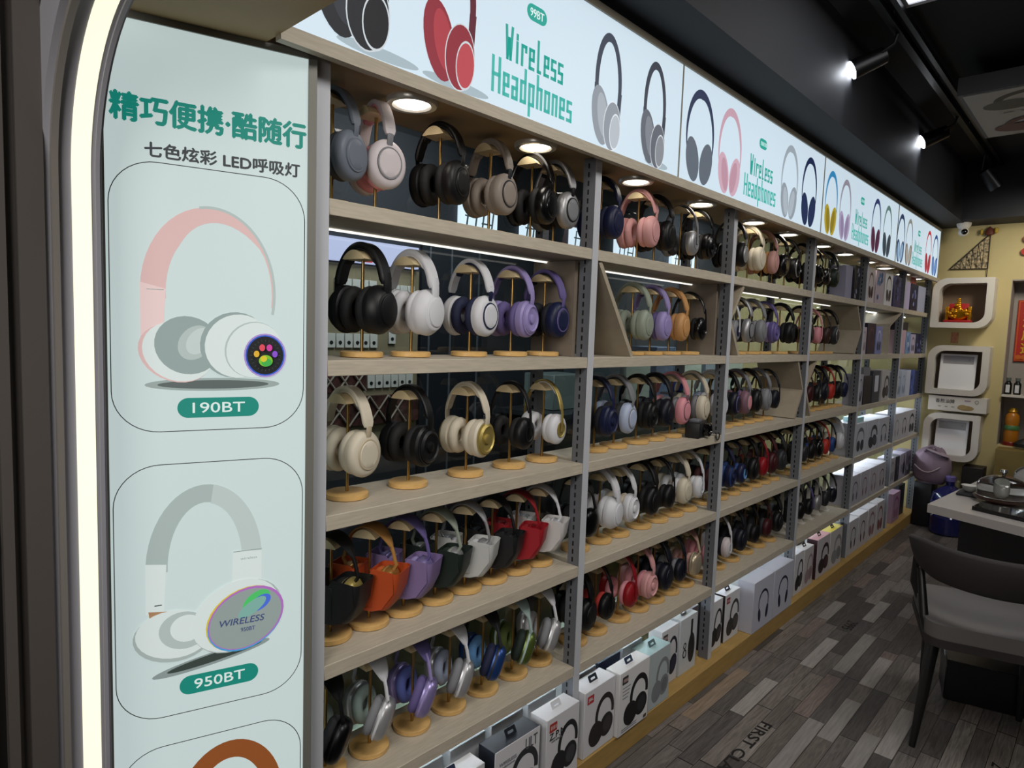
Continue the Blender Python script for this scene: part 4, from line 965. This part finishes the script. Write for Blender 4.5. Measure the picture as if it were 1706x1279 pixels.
# ------------------------------------------------------------------ end wall: cubes, ornaments, niche
YM = Matrix(((1, 0, 0, 0), (0, 0, -1, 0), (0, 1, 0, 0), (0, 0, 0, 1)))        # u->x, v->z, w->-y
def cube(label, x0, x1, z0, z1, rt=.10):
    c = thing('wall_cube', label, 'wall shelf', ((x0+x1)/2, YW, z0), 0, 'white wall cubes')
    t = .048
    part('frame', MB().frame(rrect(x0, x1, z0, z1, (.008, rt, .008, rt), 10), rrect(x0+t, x1-t, z0+t*.9, z1-t*.9, (.006, rt*.75, .006, rt*.75), 10), -YW+.001, -YW+.17, YM), WHITEP, c)
    part('back_panel', MB().box(x0+t-.005, x1-t+.005, YW-.012, YW-.001, z0+.04, z1-.04), mat('brown back panel', '#7d6852', .7), c)
cube('topmost white rounded wall cube holding a golden ornament', .03, .435, 1.610, 2.003)
cube('middle white rounded wall cube with a bright photo card inside', .035, .445, 1.075, 1.470)
cube('lowest white rounded wall cube behind the mauve bag', .045, .425, .548, .925)
def gold():
    g = mat('shiny gold', '#d89a1e', .3, .85); rd = mat('red lacquer', '#b01c1c', .4)
    o = thing('ornament', 'shiny golden treasure ornament in the topmost wall cube', 'ornament', (.21, 6.22, 1.6535))
    obj('base', MB().box(-.09, .09, -.04, .05, 0, .018, 0, .004).mesh('base'), rd, o)
    mb = MB()
    mb.lathe([(.03, .018), (.06, .035), (.085, .085), (.082, .088), (.05, .07), (.03, .10), (.02, .115), (.001, .118)], 24, None, 1.0, .5)
    obj('ingot', mb.mesh('ingot'), g, o)
    mb = MB(); random.seed(3)
    for i in range(34):
        a = random.uniform(0, 2*PI); rr = random.uniform(.02, .085); zz = random.uniform(.03, .14)*(1.25-rr/.12)
        bmesh.ops.create_uvsphere(mb.bm, u_segments=8, v_segments=6, radius=random.uniform(.008, .018), matrix=Matrix.Translation((rr*math.cos(a), .035*math.sin(a), zz+.015)))
    for s_ in (-1, 1): mb.box(s_*.075-.012, s_*.075+.012, -.01, .012, .018, .125, 0, .003)
    for i in range(5): bmesh.ops.create_uvsphere(mb.bm, u_segments=8, v_segments=6, radius=.02-.002*i, matrix=Matrix.Translation((0, 0, .12+.016*i)))
    obj('coins', mb.mesh('coins', 1), g, o)
    obj('red_trim', MB().box(-.066, .066, .012, .022, .018, .15, 0, .003).mesh('red_trim'), rd, o)
gold()
def card(label, x0, x1, z0, h, lean):
    o = thing('photo_card', label, 'photo card', ((x0+x1)/2, 6.22, z0)); w = x1-x0
    obj('board', MB().box(-w/2, w/2, -.006, .006, 0, h, 0, .002, 1).mesh('board'), mat('glossy white card', '#f0f0f2', .2), o, rot=(-lean, 0, 0))
    P = Print((0, -.0065, 0), (1, 0, 0), (0, 0, 1)); P.poly(rrect(-w*.42, w*.42, h*.72, h*.94, .004, 3), ink('#a9a7a8')); P.ring(w*.3, h*.84, .006, .006, .002, ink('#6a686a'))
    q = obj('picture', P.mb.mesh('picture', len(P.mats), 40, False), P.mats, o, rot=(-lean, 0, 0))
card('glossy white photo card leaning in the middle wall cube', .115, .36, 1.1185, .285, .12)
card('greyish photo card leaning in the lowest wall cube behind the bag', .125, .345, .5915, .285, .14)
st_ = thing('sign_strip', 'white sign strip with dark lettering between the middle and lowest wall cubes', 'sign', (.26, 6.19, .944))
part('board', MB().box(.065, .455, 6.19, 6.345, .9455, 1.062), WHITEP, st_)
P = Print((.065, 6.1895, .9455), (1, 0, 0), (0, 0, 1)); P.text('香煎油辣', .115, .078, .13, .034, ink('#3c3638'), .02)
for k in range(3): P.line(.07+.045*k, .09+.045*k, .034, .006, ink('#7a7474'))
P.ell(.255, .032, .055, .020, ink('#9a8250')); P.ell(.235, .04, .03, .018, ink('#a89060')); P.ring(.325, .085, .012, .014, .003, ink('#3c3638')); P.line(.245, .285, .09, .010, ink('#a08a98'))
P.done('lettering', st_)
pc = tag(obj('card', MB().box(.155, .205, YW-.006, YW-.0005, 1.49, 1.575).mesh('card'), mat('tan printed card', '#b07a5c', .6, noise=.3, nscale=60)), 'small tan picture card on the wall between the upper two wall cubes', 'card')
# woven triangular hanging with a red and gold tassel top
fn = thing('wall_hanging', 'triangular woven fan hanging with dark lattice on the yellow wall', 'wall hanging', (.25, YW, 2.08))
tri = [(.105, 2.086), (.358, 2.082), (.357, 2.355)]
part('cloth', MB().prism(tri, -YW+.001, -YW+.012, YM), mat('printed hanging cloth', '#a09070', .8, noise=.95, nscale=60), fn)
mb = MB()
def seg(a, b, r=.0035): mb.tube([(a[0], YW-.014, a[1]), (b[0], YW-.014, b[1])], r, 6)
for i in range(3): seg(tri[i], tri[(i+1) % 3], .004)
for k in range(1, 7):
    f = k/7
    seg((tri[0][0]*(1-f)+tri[1][0]*f, 2.084), (tri[0][0]*(1-f)+tri[2][0]*f, tri[0][1]*(1-f)+tri[2][1]*f), .0016)
    if k < 6: seg((tri[0][0]*(1-f)+tri[2][0]*f, tri[0][1]*(1-f)+tri[2][1]*f), (tri[0][0]*(1-f-.14)+tri[1][0]*(f+.14), 2.084), .0016)
seg((.357, 2.08), (.357, 2.004), .003)
part('lattice', mb, mat('dark stick', '#2c2218', .7), fn)
part('red_top', MB().lathe([(.001, 0), (.030, .01), (.030, .03), (.016, .06), (.001, .075)], 14, Matrix.Translation((.352, YW-.03, 2.335)), 1, .6), mat('red silk', '#5e2a1c', .6), fn)
part('gold_tips', MB().lathe([(.001, 0), (.012, .01), (.012, .04), (.001, .05)], 10, Matrix.Translation((.395, YW-.03, 2.35))).lathe([(.001, 0), (.010, .01), (.010, .04), (.001, .05)], 10, Matrix.Translation((.300, YW-.03, 2.345))), mat('yellow silk', '#b89a2c', .6), fn)
# hanging lantern sign
ln = thing('hanging_charm', 'red and gold new year charm hanging on the wall at the right edge', 'hanging charm', (.62, YW, 2.13))
mb = MB()
for z0, w0 in ((2.27, .11), (2.175, .12)): mb.prism(rrect(.60-w0/2+.02, .60+w0/2+.02, z0, z0+.055, .026, 6), -YW+.002, -YW+.03, YM)
part('plaque', mb, mat('red charm card', '#b22a1a', .5), ln)
P = Print((.62, YW-.0305, 2.202), (1, 0, 0), (0, 0, 1)); P.text('福', 0, 0, .04, .04, ink('#e0b428'), .03); P.text('202', 0, .095, .05, .026, ink('#e8dccb')); P.done('gold_lettering', ln)
part('tassel', MB().prism([(.60, 2.12), (.64, 2.12), (.65, 2.175), (.59, 2.175)], -YW+.002, -YW+.02, YM), mat('amber tassel', '#b07a24', .6), ln)
part('cord', MB().tube([(.62, YW-.01, 2.325), (.62, YW-.01, 2.42)], .004, 6), mat('red cord', '#8c1c14', .6), ln)
# niche to the right with shelf, poster and goods
nb = MB(); nb.box(.52, 1.5, YW+.20, YW+.22, .70, 1.995).box(.52, .524, YW, YW+.2, .70, 1.995).box(.524, 1.5, YW, YW+.2, 1.985, 1.995)
struct('wall_niche', nb, mat('grey niche lining', '#9a948e', .7))
tag(obj('niche_shelf', MB().box(.526, 1.5, YW-.03, YW+.198, 1.085, 1.103).mesh('niche_shelf'), WHITEP), 'white shelf across the wall niche under the red poster', 'shelf')
po = thing('poster', 'red poster with gold brush characters inside the wall niche', 'poster', (.75, YW+.19, 1.37))
part('sheet', MB().box(.555, .86, YW+.186, YW+.197, 1.36, 1.845), mat('red poster paper', '#b3271a', .6), po)
P = Print((.555, YW+.1855, 1.36), (1, 0, 0), (0, 0, 1)); GD = ink('#d8a528')
for i, ch in enumerate('財源廣進'): P.text(ch, .083, .42-.105*i, .092, .088, GD, .05)
P.band([(.006, .006), (.299, .006), (.299, .479), (.006, .479)], [(.014, .014), (.291, .014), (.291, .471), (.014, .471)], ink('#c8581e'), True)
for k in range(7): P.ell(.03+.035*k, .035, .02, .018, ink('#c8641e'))
P.done('gold_lettering', po)
for i, x in enumerate((.556, .614)):
    b_ = thing('bottle', 'small dark bottle with white label, %s on the niche shelf' % ('left one' if i == 0 else 'right one'), 'bottle', (x, YW+.03, 1.1035), 0, 'dark bottles in the niche')
    obj('body', MB().lathe([(.022, 0), (.024, .004), (.024, .085), (.014, .098), (.014, .108)], 16).mesh('body'), mat('dark glass', '#10140f', .2), b_)
    obj('cap', MB().lathe([(.016, .106), (.016, .130), (.001, .131)], 14).mesh('cap'), mat('grey cap', '#5c6660', .5), b_)
    obj('label', MB().box(-.013, .013, -.0262, -.022, .015, .075, 0, .001, 1).mesh('label'), PCARD, b_)
tag(obj('tissue_pack', MB().box(.66, .82, YW-.02, YW+.08, 1.1035, 1.20, 0, .01).mesh('tissue_pack'), mat('pale green plastic', '#b4bfb4', .5)), 'pale pack beside the dark bottles on the niche shelf', 'pack')
fg = thing('figurine', 'orange and gold lucky figurine standing in the lower niche', 'figurine', (.60, YW+.06, .7005))
obj('body', MB().lathe([(.035, 0), (.048, .02), (.050, .10), (.042, .16), (.048, .19), (.045, .235), (.025, .265), (.001, .275)], 20).mesh('body'), mat('orange ceramic', '#b8741e', .3), fg)
obj('sash', MB().lathe([(.0500, .125), (.0515, .135), (.047, .155), (.044, .16)], 20, cap0=False, cap1=False).mesh('sash'), mat('green glaze', '#4a7a4a', .3), fg)
obj('red_base', MB().lathe([(.052, 0), (.054, .025), (.050, .03)], 20).mesh('red_base'), mat('dark red glaze', '#7a1c18', .3), fg)
obj('hat', MB().lathe([(.001, .300), (.02, .295), (.034, .268), (.03, .262)], 16).mesh('hat'), mat('golden glaze', '#c8962a', .3, .4), fg)
tag(obj('pouch', MB().lathe([(.001, 0), (.07, .004), (.075, .03), (.045, .055), (.02, .07), (.001, .072)], 18, None, 1, .6).mesh('pouch'), BLK, loc=(.70, YW-.0, .7005)), 'crumpled black bag in front of the orange figurine', 'bag')
sc_ = thing('security_camera', 'white dome security camera under the dark beam at the end wall', 'security camera', (.205, 6.16, 2.425))
obj('mount', MB().lathe([(.05, 0), (.048, -.02), (.034, -.045), (.03, -.048)], 24).mesh('mount'), WHITEP, sc_)
me_ = MB(); bmesh.ops.create_uvsphere(me_.bm, u_segments=20, v_segments=12, radius=.036, matrix=Matrix.Translation((0, 0, -.068)))
obj('ball', me_.mesh('ball'), WHITEP, sc_)
me_ = MB(); bmesh.ops.create_uvsphere(me_.bm, u_segments=16, v_segments=10, radius=.024, matrix=Matrix.Translation((.008, -.018, -.070)))
obj('lens', me_.mesh('lens'), mat('lens glass', '#0a0b0a', .15), sc_)
br = tag(obj('cabinet', MB().box(.535, 1.5, 6.18, YW-.001, .0005, .69, 0, .003, 1).mesh('cabinet'), mat('mustard cabinet front', '#7d6a36', .6)), 'low mustard yellow cabinet under the wall niche', 'cabinet')
tag(obj('speaker', MB().box(.335, .475, 6.18, YW-.002, .001, .52, 0, .004, 1).box(.345, .465, 6.174, 6.181, .03, .50).mesh('speaker'), mat('dark brown box', '#1a1310', .5)), 'tall dark brown box standing under the lowest wall cube', 'speaker')

# mauve bag, dark bin and blue water bottle in the corner
tag(obj('storage_bin', MB().box(.036, .165, 6.07, 6.30, .001, .36, 0, .01).mesh('storage_bin'), mat('dark bin plastic', '#121218', .5)), 'dark plastic bin in the corner under the mauve bag', 'bin')
def bag():
    o = thing('tote_bag', 'soft mauve drawstring bag lying on the dark bin in the corner', 'bag', (.145, 6.10, .361))
    m = mat('mauve canvas', '#8d7a8a', .85, bump=.5, nscale=14)
    mb = MB(); R = []
    n = 28
    for r_, z, wob in ((.001, 0, 0), (.09, .004, .0), (.125, .05, .03), (.135, .12, .04), (.128, .19, .05), (.105, .235, .10), (.075, .262, .18), (.045, .275, .25), (.001, .27, 0)):
        R.append([Vector((r_*(1+wob*math.sin(5*a+r_*40))*math.cos(a), r_*.85*(1+wob*math.sin(7*a))*math.sin(a), z+wob*.08*math.cos(6*a))) for a in (2*PI*i/n for i in range(n))])
    mb.rings(R); obj('body', mb.mesh('body', 1, 80), m, o)
    mb = MB(); mb.tube([(-.10+.025*k, -.112-.012*math.sin(k*.6), .15-.05*math.sin(PI*k/7)) for k in range(8)], .005, 8)
    obj('cord', mb.mesh('cord'), mat('pale cord', '#b8a8b0', .7), o)
    mb = MB()
    mb.tube([(-.05+.018*k, -.06, .255+.05*math.sin(PI*k/6)) for k in range(7)], .012, 8)
    obj('handle', mb.mesh('handle'), m, o)
    obj('flap', MB().lathe([(.001, 0), (.06, .004), (.075, .012), (.06, .02), (.001, .024)], 20, Matrix.Translation((.04, -.05, .245)) @ Matrix.Rotation(.3, 4, 'Y'), 1.2, .8).mesh('flap'), mat('pale mauve canvas', '#a596a4', .85), o)
bag()
def jug():
    o = thing('water_bottle', 'large dark blue water bottle standing in the corner beside the bin', 'bottle', (.295, 6.0, .0005))
    obj('body', MB().lathe([(.09, 0), (.115, .008), (.122, .03), (.118, .05), (.122, .07), (.122, .14), (.114, .15), (.114, .16), (.122, .17), (.122, .27), (.110, .32), (.06, .36), (.030, .38), (.028, .425)], 32).mesh('body', 1, 30), mat('blue bottle plastic', '#1a1f5c', .15, coat=.4), o)
    obj('cap', MB().lathe([(.034, .415), (.035, .45), (.03, .455), (.001, .456)], 24).mesh('cap'), mat('lilac cap', '#6a5f9c', .4), o)
    P = Print((0, -.1225, .23)); 
    obj('label', MB().lathe([(.1225, .20), (.1225, .26)], 32, cap0=False, cap1=False).mesh('label'), mat('blue label', '#2c3484', .4), o)
jug()

# ------------------------------------------------------------------ table and chair at the right
tb = thing('table', 'white-topped tea table with dark pedestal at the right edge', 'table', (1.1, 3.8, 0))
pts = [(.605, 3.42), (1.75, 3.02), (1.9, 4.5), (.70, 4.45)]
part('tabletop', MB().prism(pts, .712, .750), mat('white stone top', '#b7b1ac', .25), tb)
part('apron', MB().prism([(.72, 3.50), (1.70, 3.18), (1.82, 4.4), (.80, 4.36)], .52, .7118), mat('black lacquer', '#0d0d10', .35), tb)
part('pedestal', MB().prism([(.95, 3.60), (1.62, 3.40), (1.72, 4.3), (1.0, 4.28)], .001, .5198), mat('black lacquer', '#0d0d10', .35), tb)
tag(obj('induction_hob', MB().prism([(.765, 3.46), (1.30, 3.28), (1.33, 3.43), (.785, 3.60)], .7505, .768).mesh('induction_hob'), mat('black glass', '#08080b', .12)), 'flat black glass hob on the front edge of the white table', 'hob')
GLASS = mat('clear glass', '#eef2f2', .03, trans=1.0)
def dome(label, x, y, r, h):
    o = thing('cake_stand', label, 'cake stand', (x, y, .7505), 0, 'glass-domed stands on the table')
    obj('plate', MB().lathe([(r*.6, 0), (r*.62, .012), (r*1.1, .018), (r*1.12, .026), (r*1.05, .028), (.001, .026)], 32).mesh('plate'), mat('walnut plate', '#3a2318', .35), o)
    mb = MB(); prof = []
    for k in range(9): a = PI/2*k/8; prof.append((max(r*math.cos(a), .001), .0285+h*.45+h*.55*math.sin(a)))
    obj('glass_dome', mb.lathe([(r, .0285)]+prof, 32, cap0=False).mesh('glass_dome'), GLASS, o)
    obj('rim', MB().lathe([(r, .028), (r+.004, .031), (r, .034)], 32, cap0=False, cap1=False).mesh('rim'), mat('steel rim', '#c8c4be', .2, .8), o)
    obj('knob', MB().lathe([(.006, .0285+h-.001), (.008, .0285+h+.010), (.016, .0285+h+.018), (.012, .0285+h+.028), (.001, .0285+h+.03)], 16).mesh('knob'), mat('chrome knob', '#c9ced0', .15, .9), o)
dome('glass-domed cake stand in front, nearer the black hob', .840, 3.73, .10, .10)
dome('glass-domed cake stand behind the nearer one on the table', .925, 4.12, .085, .11)
cp = MB().lathe([(.012, 0), (.016, .003), (.021, .024), (.023, .047), (.021, .047), (.019, .024), (.001, .007)], 24)
tag(obj('cup', cp.mesh('cup'), mat('white porcelain', '#d5d3cc', .2), loc=(.838, 3.725, .7785)), 'white porcelain cup inside the nearer glass dome', 'cup')
tag(obj('tea_tray', MB().box(.66, .74, 3.74, 3.92, .7505, .762, 0, .004).mesh('tea_tray'), BLK), 'small dark tray at the left side of the white table', 'tray')
sb = MB().lathe([(.014, 0), (.022, .004), (.034, .03), (.031, .03), (.001, .008)], 20)
tag(obj('bowl', sb.mesh('bowl'), mat('white porcelain', '#d5d3cc', .2), loc=(.70, 3.83, .7622)), 'small pale bowl on the dark tray', 'bowl')
tag(obj('storage_box', MB().box(-.0, .55, 0, .20, 0, .17, 0, .004, 1).mesh('storage_box'), mat('black box gloss', '#0c0c0f', .3), loc=(.765, 3.16, .0005), rot=(0, 0, .25)), 'glossy black box on the floor under the table front', 'box')
tag(obj('card_box', MB().box(-.05, .05, -.05, .05, 0, .09, 0, .002, 1).mesh('card_box'), PCARD, loc=(.60, 4.9, .0005), rot=(0, 0, .5)), 'small white box on the floor behind the table', 'box')

def chair():
    c = thing('dining_chair', 'dark grey upholstered dining chair with wraparound back facing the table', 'chair', (.915, 2.955, 0), math.radians(17))
    fab = mat('charcoal fabric', '#34302f', .85, bump=.2, nscale=200)
    seatm = mat('grey seat fabric', '#6b6866', .85, bump=.2, nscale=200)
    legm = mat('black painted leg', '#141313', .4)
    mb = MB(); R = []
    n = 26
    for k in range(n+1):
        t = math.radians(-118+236*k/n)              # plan angle around the back
        e = abs(2*k/n-1)
        px, py = .245*math.sin(t), .02-.265*math.cos(t)
        nx, ny = math.sin(t), -math.cos(t)
        zt = .752-.05*max(0, e-.55)/.45; zb = .612+.035*max(0, e-.5)/.5
        q = []
        for u, v in ((-.016, .08), (-.006, 0), (.010, 0), (.020, .08), (.022, .5), (.020, .92), (.010, 1), (-.006, 1), (-.016, .92), (-.020, .5)):
            lean = .03*(v-.5)
            q.append(Vector((px+nx*(u+lean), py+ny*(u+lean), zb+(zt-zb)*v)))
        R.append(q)
    obj('backrest', mb.rings(R).mesh('backrest', 1, 60), fab, c)
    obj('seat', MB().prism(rrect(-.225, .225, -.215, .235, .06, 6), .425, .478).mesh('seat'), seatm, c)
    obj('seat_frame', MB().prism(rrect(-.228, .228, -.218, .238, .06, 6), .395, .4248).mesh('seat_frame'), fab, c)
    for sx in (-1, 1):
        obj('leg', MB().tube([(sx*.205, .10, .44), (sx*.238, .105, .52), (sx*.236, .10, .64)], [.016, .014, .012], 10).mesh('leg'), legm, c)
        obj('leg', MB().tube([(sx*.165, .17, .40), (sx*.165, .19, .2), (sx*.165, .205, .0)], [.022, .017, .011], 10).mesh('leg'), legm, c)
        obj('leg', MB().tube([(sx*.236, -.04, .62), (sx*.225, -.13, .47), (sx*.195, -.16, .38), (sx*.212, -.18, .2), (sx*.235, -.20, .0)], [.013, .016, .024, .018, .011], 10).mesh('leg'), legm, c)
chair()

# ------------------------------------------------------------------ ceiling fittings
TZ = 2.785
tr = thing('ceiling_track', 'long black lighting track running along the dark ceiling', 'lighting track', (.385, 1.5, TZ))
part('rail', MB().box(.370, .400, 1.2, 6.0, TZ, TZ+.03), mat('black track metal', '#17171a', .35, .6), tr)
part('rail', MB().box(.425, .445, 1.2, 6.0, TZ+.01, TZ+.03), mat('black track metal', '#17171a', .35, .6), tr)
mb = MB()
for y in (2.2, 3.1, 4.0, 4.9): mb.box(.38, .39, y, y+.01, TZ+.03, CEIL)
part('hanger', mb, STEELD, tr)
def track_spot(label, y, on=True, aim=(-.8, -.45, -.42), z=2.66, x=.30):
    o = thing('track_spot', label, 'spotlight', (x, y, z), 0, 'spotlights on the ceiling track')
    d = Vector(aim).normalized()
    q = Vector((0, 0, 1)).rotation_difference(d).to_matrix().to_4x4()
    obj('housing', MB().lathe([(.028, -.09), (.036, -.085), (.043, .055), (.041, .055)], 20, q, cap1=False).mesh('housing'), mat('black lamp housing', '#101013', .4), o)
    obj('lens', MB().lathe([(.040, .050), (.034, .057), (.001, .061)], 20, q, cap0=False).mesh('lens'), mat('spot lens lit', '#f2f6ff', .4, emit=25) if on else mat('spot lens off', '#17181c', .2), o)
    obj('yoke', MB().tube([(0, 0, 0), (.385-x-.01, 0, .06), (.385-x, 0, TZ-z)], .008, 8).mesh('yoke'), mat('black lamp housing', '#101013', .4), o)
track_spot('nearer bright spotlight on the ceiling track', 3.20, x=.262, z=2.69)
track_spot('farther bright spotlight on the ceiling track', 4.56, x=.262, z=2.69)
track_spot('unlit black spotlight tilted in front of the end wall', 5.55, False, (.5, .3, -.8), z=2.60, x=.44)
lp = thing('ceiling_panel', 'square lit ceiling panel at the top edge', 'ceiling light', (.75, 2.75, CEIL))
part('frame', MB().frame(rrect(.43, 1.05, 2.44, 3.07, .004, 2), rrect(.455, 1.025, 2.465, 3.045, .004, 2), CEIL-.02, CEIL-.001), STEEL, lp)
part('diffuser', MB().box(.455, 1.025, 2.465, 3.045, CEIL-.014, CEIL-.006), mat('panel diffuser', '#f2f6ff', .5, emit=2.2), lp)
hb = thing('hanging_lightbox', 'unlit hanging lightbox with headphone pictures under the ceiling at right', 'lightbox', (1.0, 4.26, 2.675))
part('body', MB().box(.505, 1.9, 3.83, 4.69, 2.676, 2.76), mat('grey box side', '#5a5a5e', .6), hb)
part('face', MB().box(.525, 1.88, 3.85, 4.67, 2.672, 2.6762), mat('unlit acrylic', '#a6a29e', .5), hb)
P = Print((.525, 3.85, 2.6718), (1, 0, 0), (0, -1, 0))
for i, (a_, b_) in enumerate((('#4a4a40', '#57574c'), ('#5a3438', '#66403f'))):
    cy = -.20-.42*i
    for j in range(3):
        cx = .30+.52*j
        P.arc(cx, cy+.02, .20, .15, .03, .05, -20, 200, ink(a_)); P.ell(cx-.14, cy-.04, .11, .08, ink(b_)); P.ell(cx+.14, cy-.05, .12, .09, ink(a_))
    for k in range(8): P.line(.12+.07*k, .16+.07*k, cy-.17, .012, ink('#7a7672'))
P.done('picture', hb)

# ------------------------------------------------------------------ the room behind the glass backs of the shelves
WX = -1.70
struct('partition_back', MB().box(-1.8, WX-.002, 1.0, YW, 0, 2.5), mat('slate partition', '#2c2f36', .7))
lb = thing('wall_lightbox', 'lilac lit lightbox seen through the glass behind the second shelf, nearest bay', 'lightbox', (WX, 2.0, 1.79))
part('light_panel', MB().box(WX-.001, WX+.04, 1.55, 2.268, 1.785, 1.90), mat('lilac lit acrylic', '#c3c6ea', .4, emit=.95), lb)
P = Print((WX+.0402, 0, 0)); P.poly(rrect(1.87, 1.97, 1.79, 1.815, .010, 5), ink('#c83c48', .9)); P.done('red_emblem', lb)
tag(obj('display_board', MB().box(WX-.001, WX+.012, 1.45, 2.295, .86, 1.775).mesh('display_board'), mat('beige slat board', '#8d8268', .7, noise=.15, nscale=6)), 'beige display board behind the glass with white packets hanging on it', 'display board')
pk_me = MB().box(0, .010, -.0225, .0225, -.036, .036, 0, .0012, 1).mesh('packet')
def packet_window(): return MB().lathe([(.010, 0), (.010, .0012), (.001, .0014)], 14, Matrix(((0, 0, 1, .010), (1, 0, 0, 0), (0, 1, 0, -.010), (0, 0, 0, 1)))).mesh('window')
pw_me = packet_window(); pkm = mat('white packet card', '#d6d5cf', .6)
for z, ya, yb in ((1.665, 1.76, 2.02), (1.655, 2.06, 2.28), (1.388, 1.72, 2.06), (1.41, 2.09, 2.19), (1.175, 1.96, 2.29)):
    n = int((yb-ya)/.0505)
    for i in range(n):
        o = thing('packet', 'small white hanging packet with a dark round window on the beige board behind the glass', 'packet', (WX+.0125, ya+.025+.0505*i, z), 0, 'white packets behind the glass')
        obj('card', pk_me, pkm, o); obj('window', pw_me, BLK, o)
lt = thing('lattice_rack', 'criss-cross lattice rack of wine-coloured goods behind the glass of the nearest bay', 'rack', (WX+.03, 2.0, .95))
mb = MB()
for ya, yb, z0, z1 in ((1.60, 1.945, 1.13, 1.235), (1.60, 2.29, .95, 1.10)):
    h_ = z1-z0; y = ya
    while y+h_*.8 <= yb:
        for a_, b_ in (((y, z0), (y+h_*.8, z1)), ((y, z1), (y+h_*.8, z0))): mb.tube([(WX+.045, a_[0], a_[1]), (WX+.045, b_[0], b_[1])], .005, 6)
        y += h_*.8
part('lattice', mb, mat('pale lattice wood', '#a2978a', .6), lt)
part('goods', MB().box(WX+.0125, WX+.038, 1.60, 1.945, 1.13, 1.235).box(WX+.0125, WX+.038, 1.60, 2.29, .95, 1.10), mat('dark wine goods', '#4a2c28', .5, noise=.7, nscale=22), lt)
for i, (y, w) in enumerate(((2.73, .15), (3.24, .13), (3.74, .12), (4.30, .13), (5.2, .2))):
    g_ = thing('glow_sign', 'glowing white lettered sign, %s behind the glass of the top shelf' % ORD[i], 'sign', (WX, y, 2.06), 0, 'glowing signs behind the glass')
    part('light_panel', MB().box(WX-.001, WX+.03, y-w, y+w, 2.055, 2.20), mat('white lit acrylic', '#e4f0ff', .4, emit=1.25), g_)
    P = Print((WX+.0303, 0, 0)); k_ = ink('#5a6a74', .5)
    for a_ in (-.75, -.28, .1, .62): P.poly([(y+a_*w, 2.06), (y+a_*w+.014, 2.06), (y+a_*w+.03, 2.18), (y+a_*w+.016, 2.18)], k_)
    P.line(y-.8*w, y-.2*w, 2.13, .010, k_); P.line(y+.1*w, y+.7*w, 2.10, .010, k_)
    P.done('strokes', g_)
dk = thing('door', 'dark panelled door behind the glass of the nearest bay', 'door', (WX, 2.55, 0))
part('leaf', MB().box(WX-.001, WX+.02, 2.31, 2.82, .001, 2.02), mat('dark door panel', '#23262d', .35), dk)
part('moulding', MB().box(WX+.02, WX+.026, 2.36, 2.37, .1, 1.95).box(WX+.02, WX+.026, 2.52, 2.53, .1, 1.95).box(WX+.02, WX+.026, 2.74, 2.75, .1, 1.95), mat('grey moulding', '#5f656d', .4), dk)
ck = thing('counter', 'dark counter with stacked goods behind the glass of the second bay', 'counter', (-1.4, 4.2, 0))
part('body', MB().box(-1.65, -1.2, 2.95, 5.9, .001, .95), mat('dark counter laminate', '#17181b', .4), ck)
part('worktop', MB().box(-1.67, -1.18, 2.93, 5.92, .951, .98), mat('slate top', '#3a3d42', .3), ck)
for i in range(7):
    y = 3.1+.40*i; hh = (.22, .34, .26, .40, .3, .36, .28)[i]
    tag(obj('goods_box', MB().box(-1.60, -1.35, y, y+.32, .981, .981+hh, 0, .004, 1).mesh('goods_box'), mat('goods %d' % i, ('#8a9a98', '#53616c', '#b0b9ae', '#62708a', '#bac2b4', '#8a95a0', '#c3ccc0')[i], .5)),
        '%s box on the dark counter behind the glass, %s from the door' % (('grey green', 'dark slate', 'pale sage', 'dull blue', 'light sage', 'steel grey', 'pale grey')[i], ORD[i]), 'box', 'boxes on the counter behind the glass')
struct('trim_7', MB().box(-.30, -.262, .60, 4.4, .0, .74), mat('olive board back', '#8f8c76', .7))
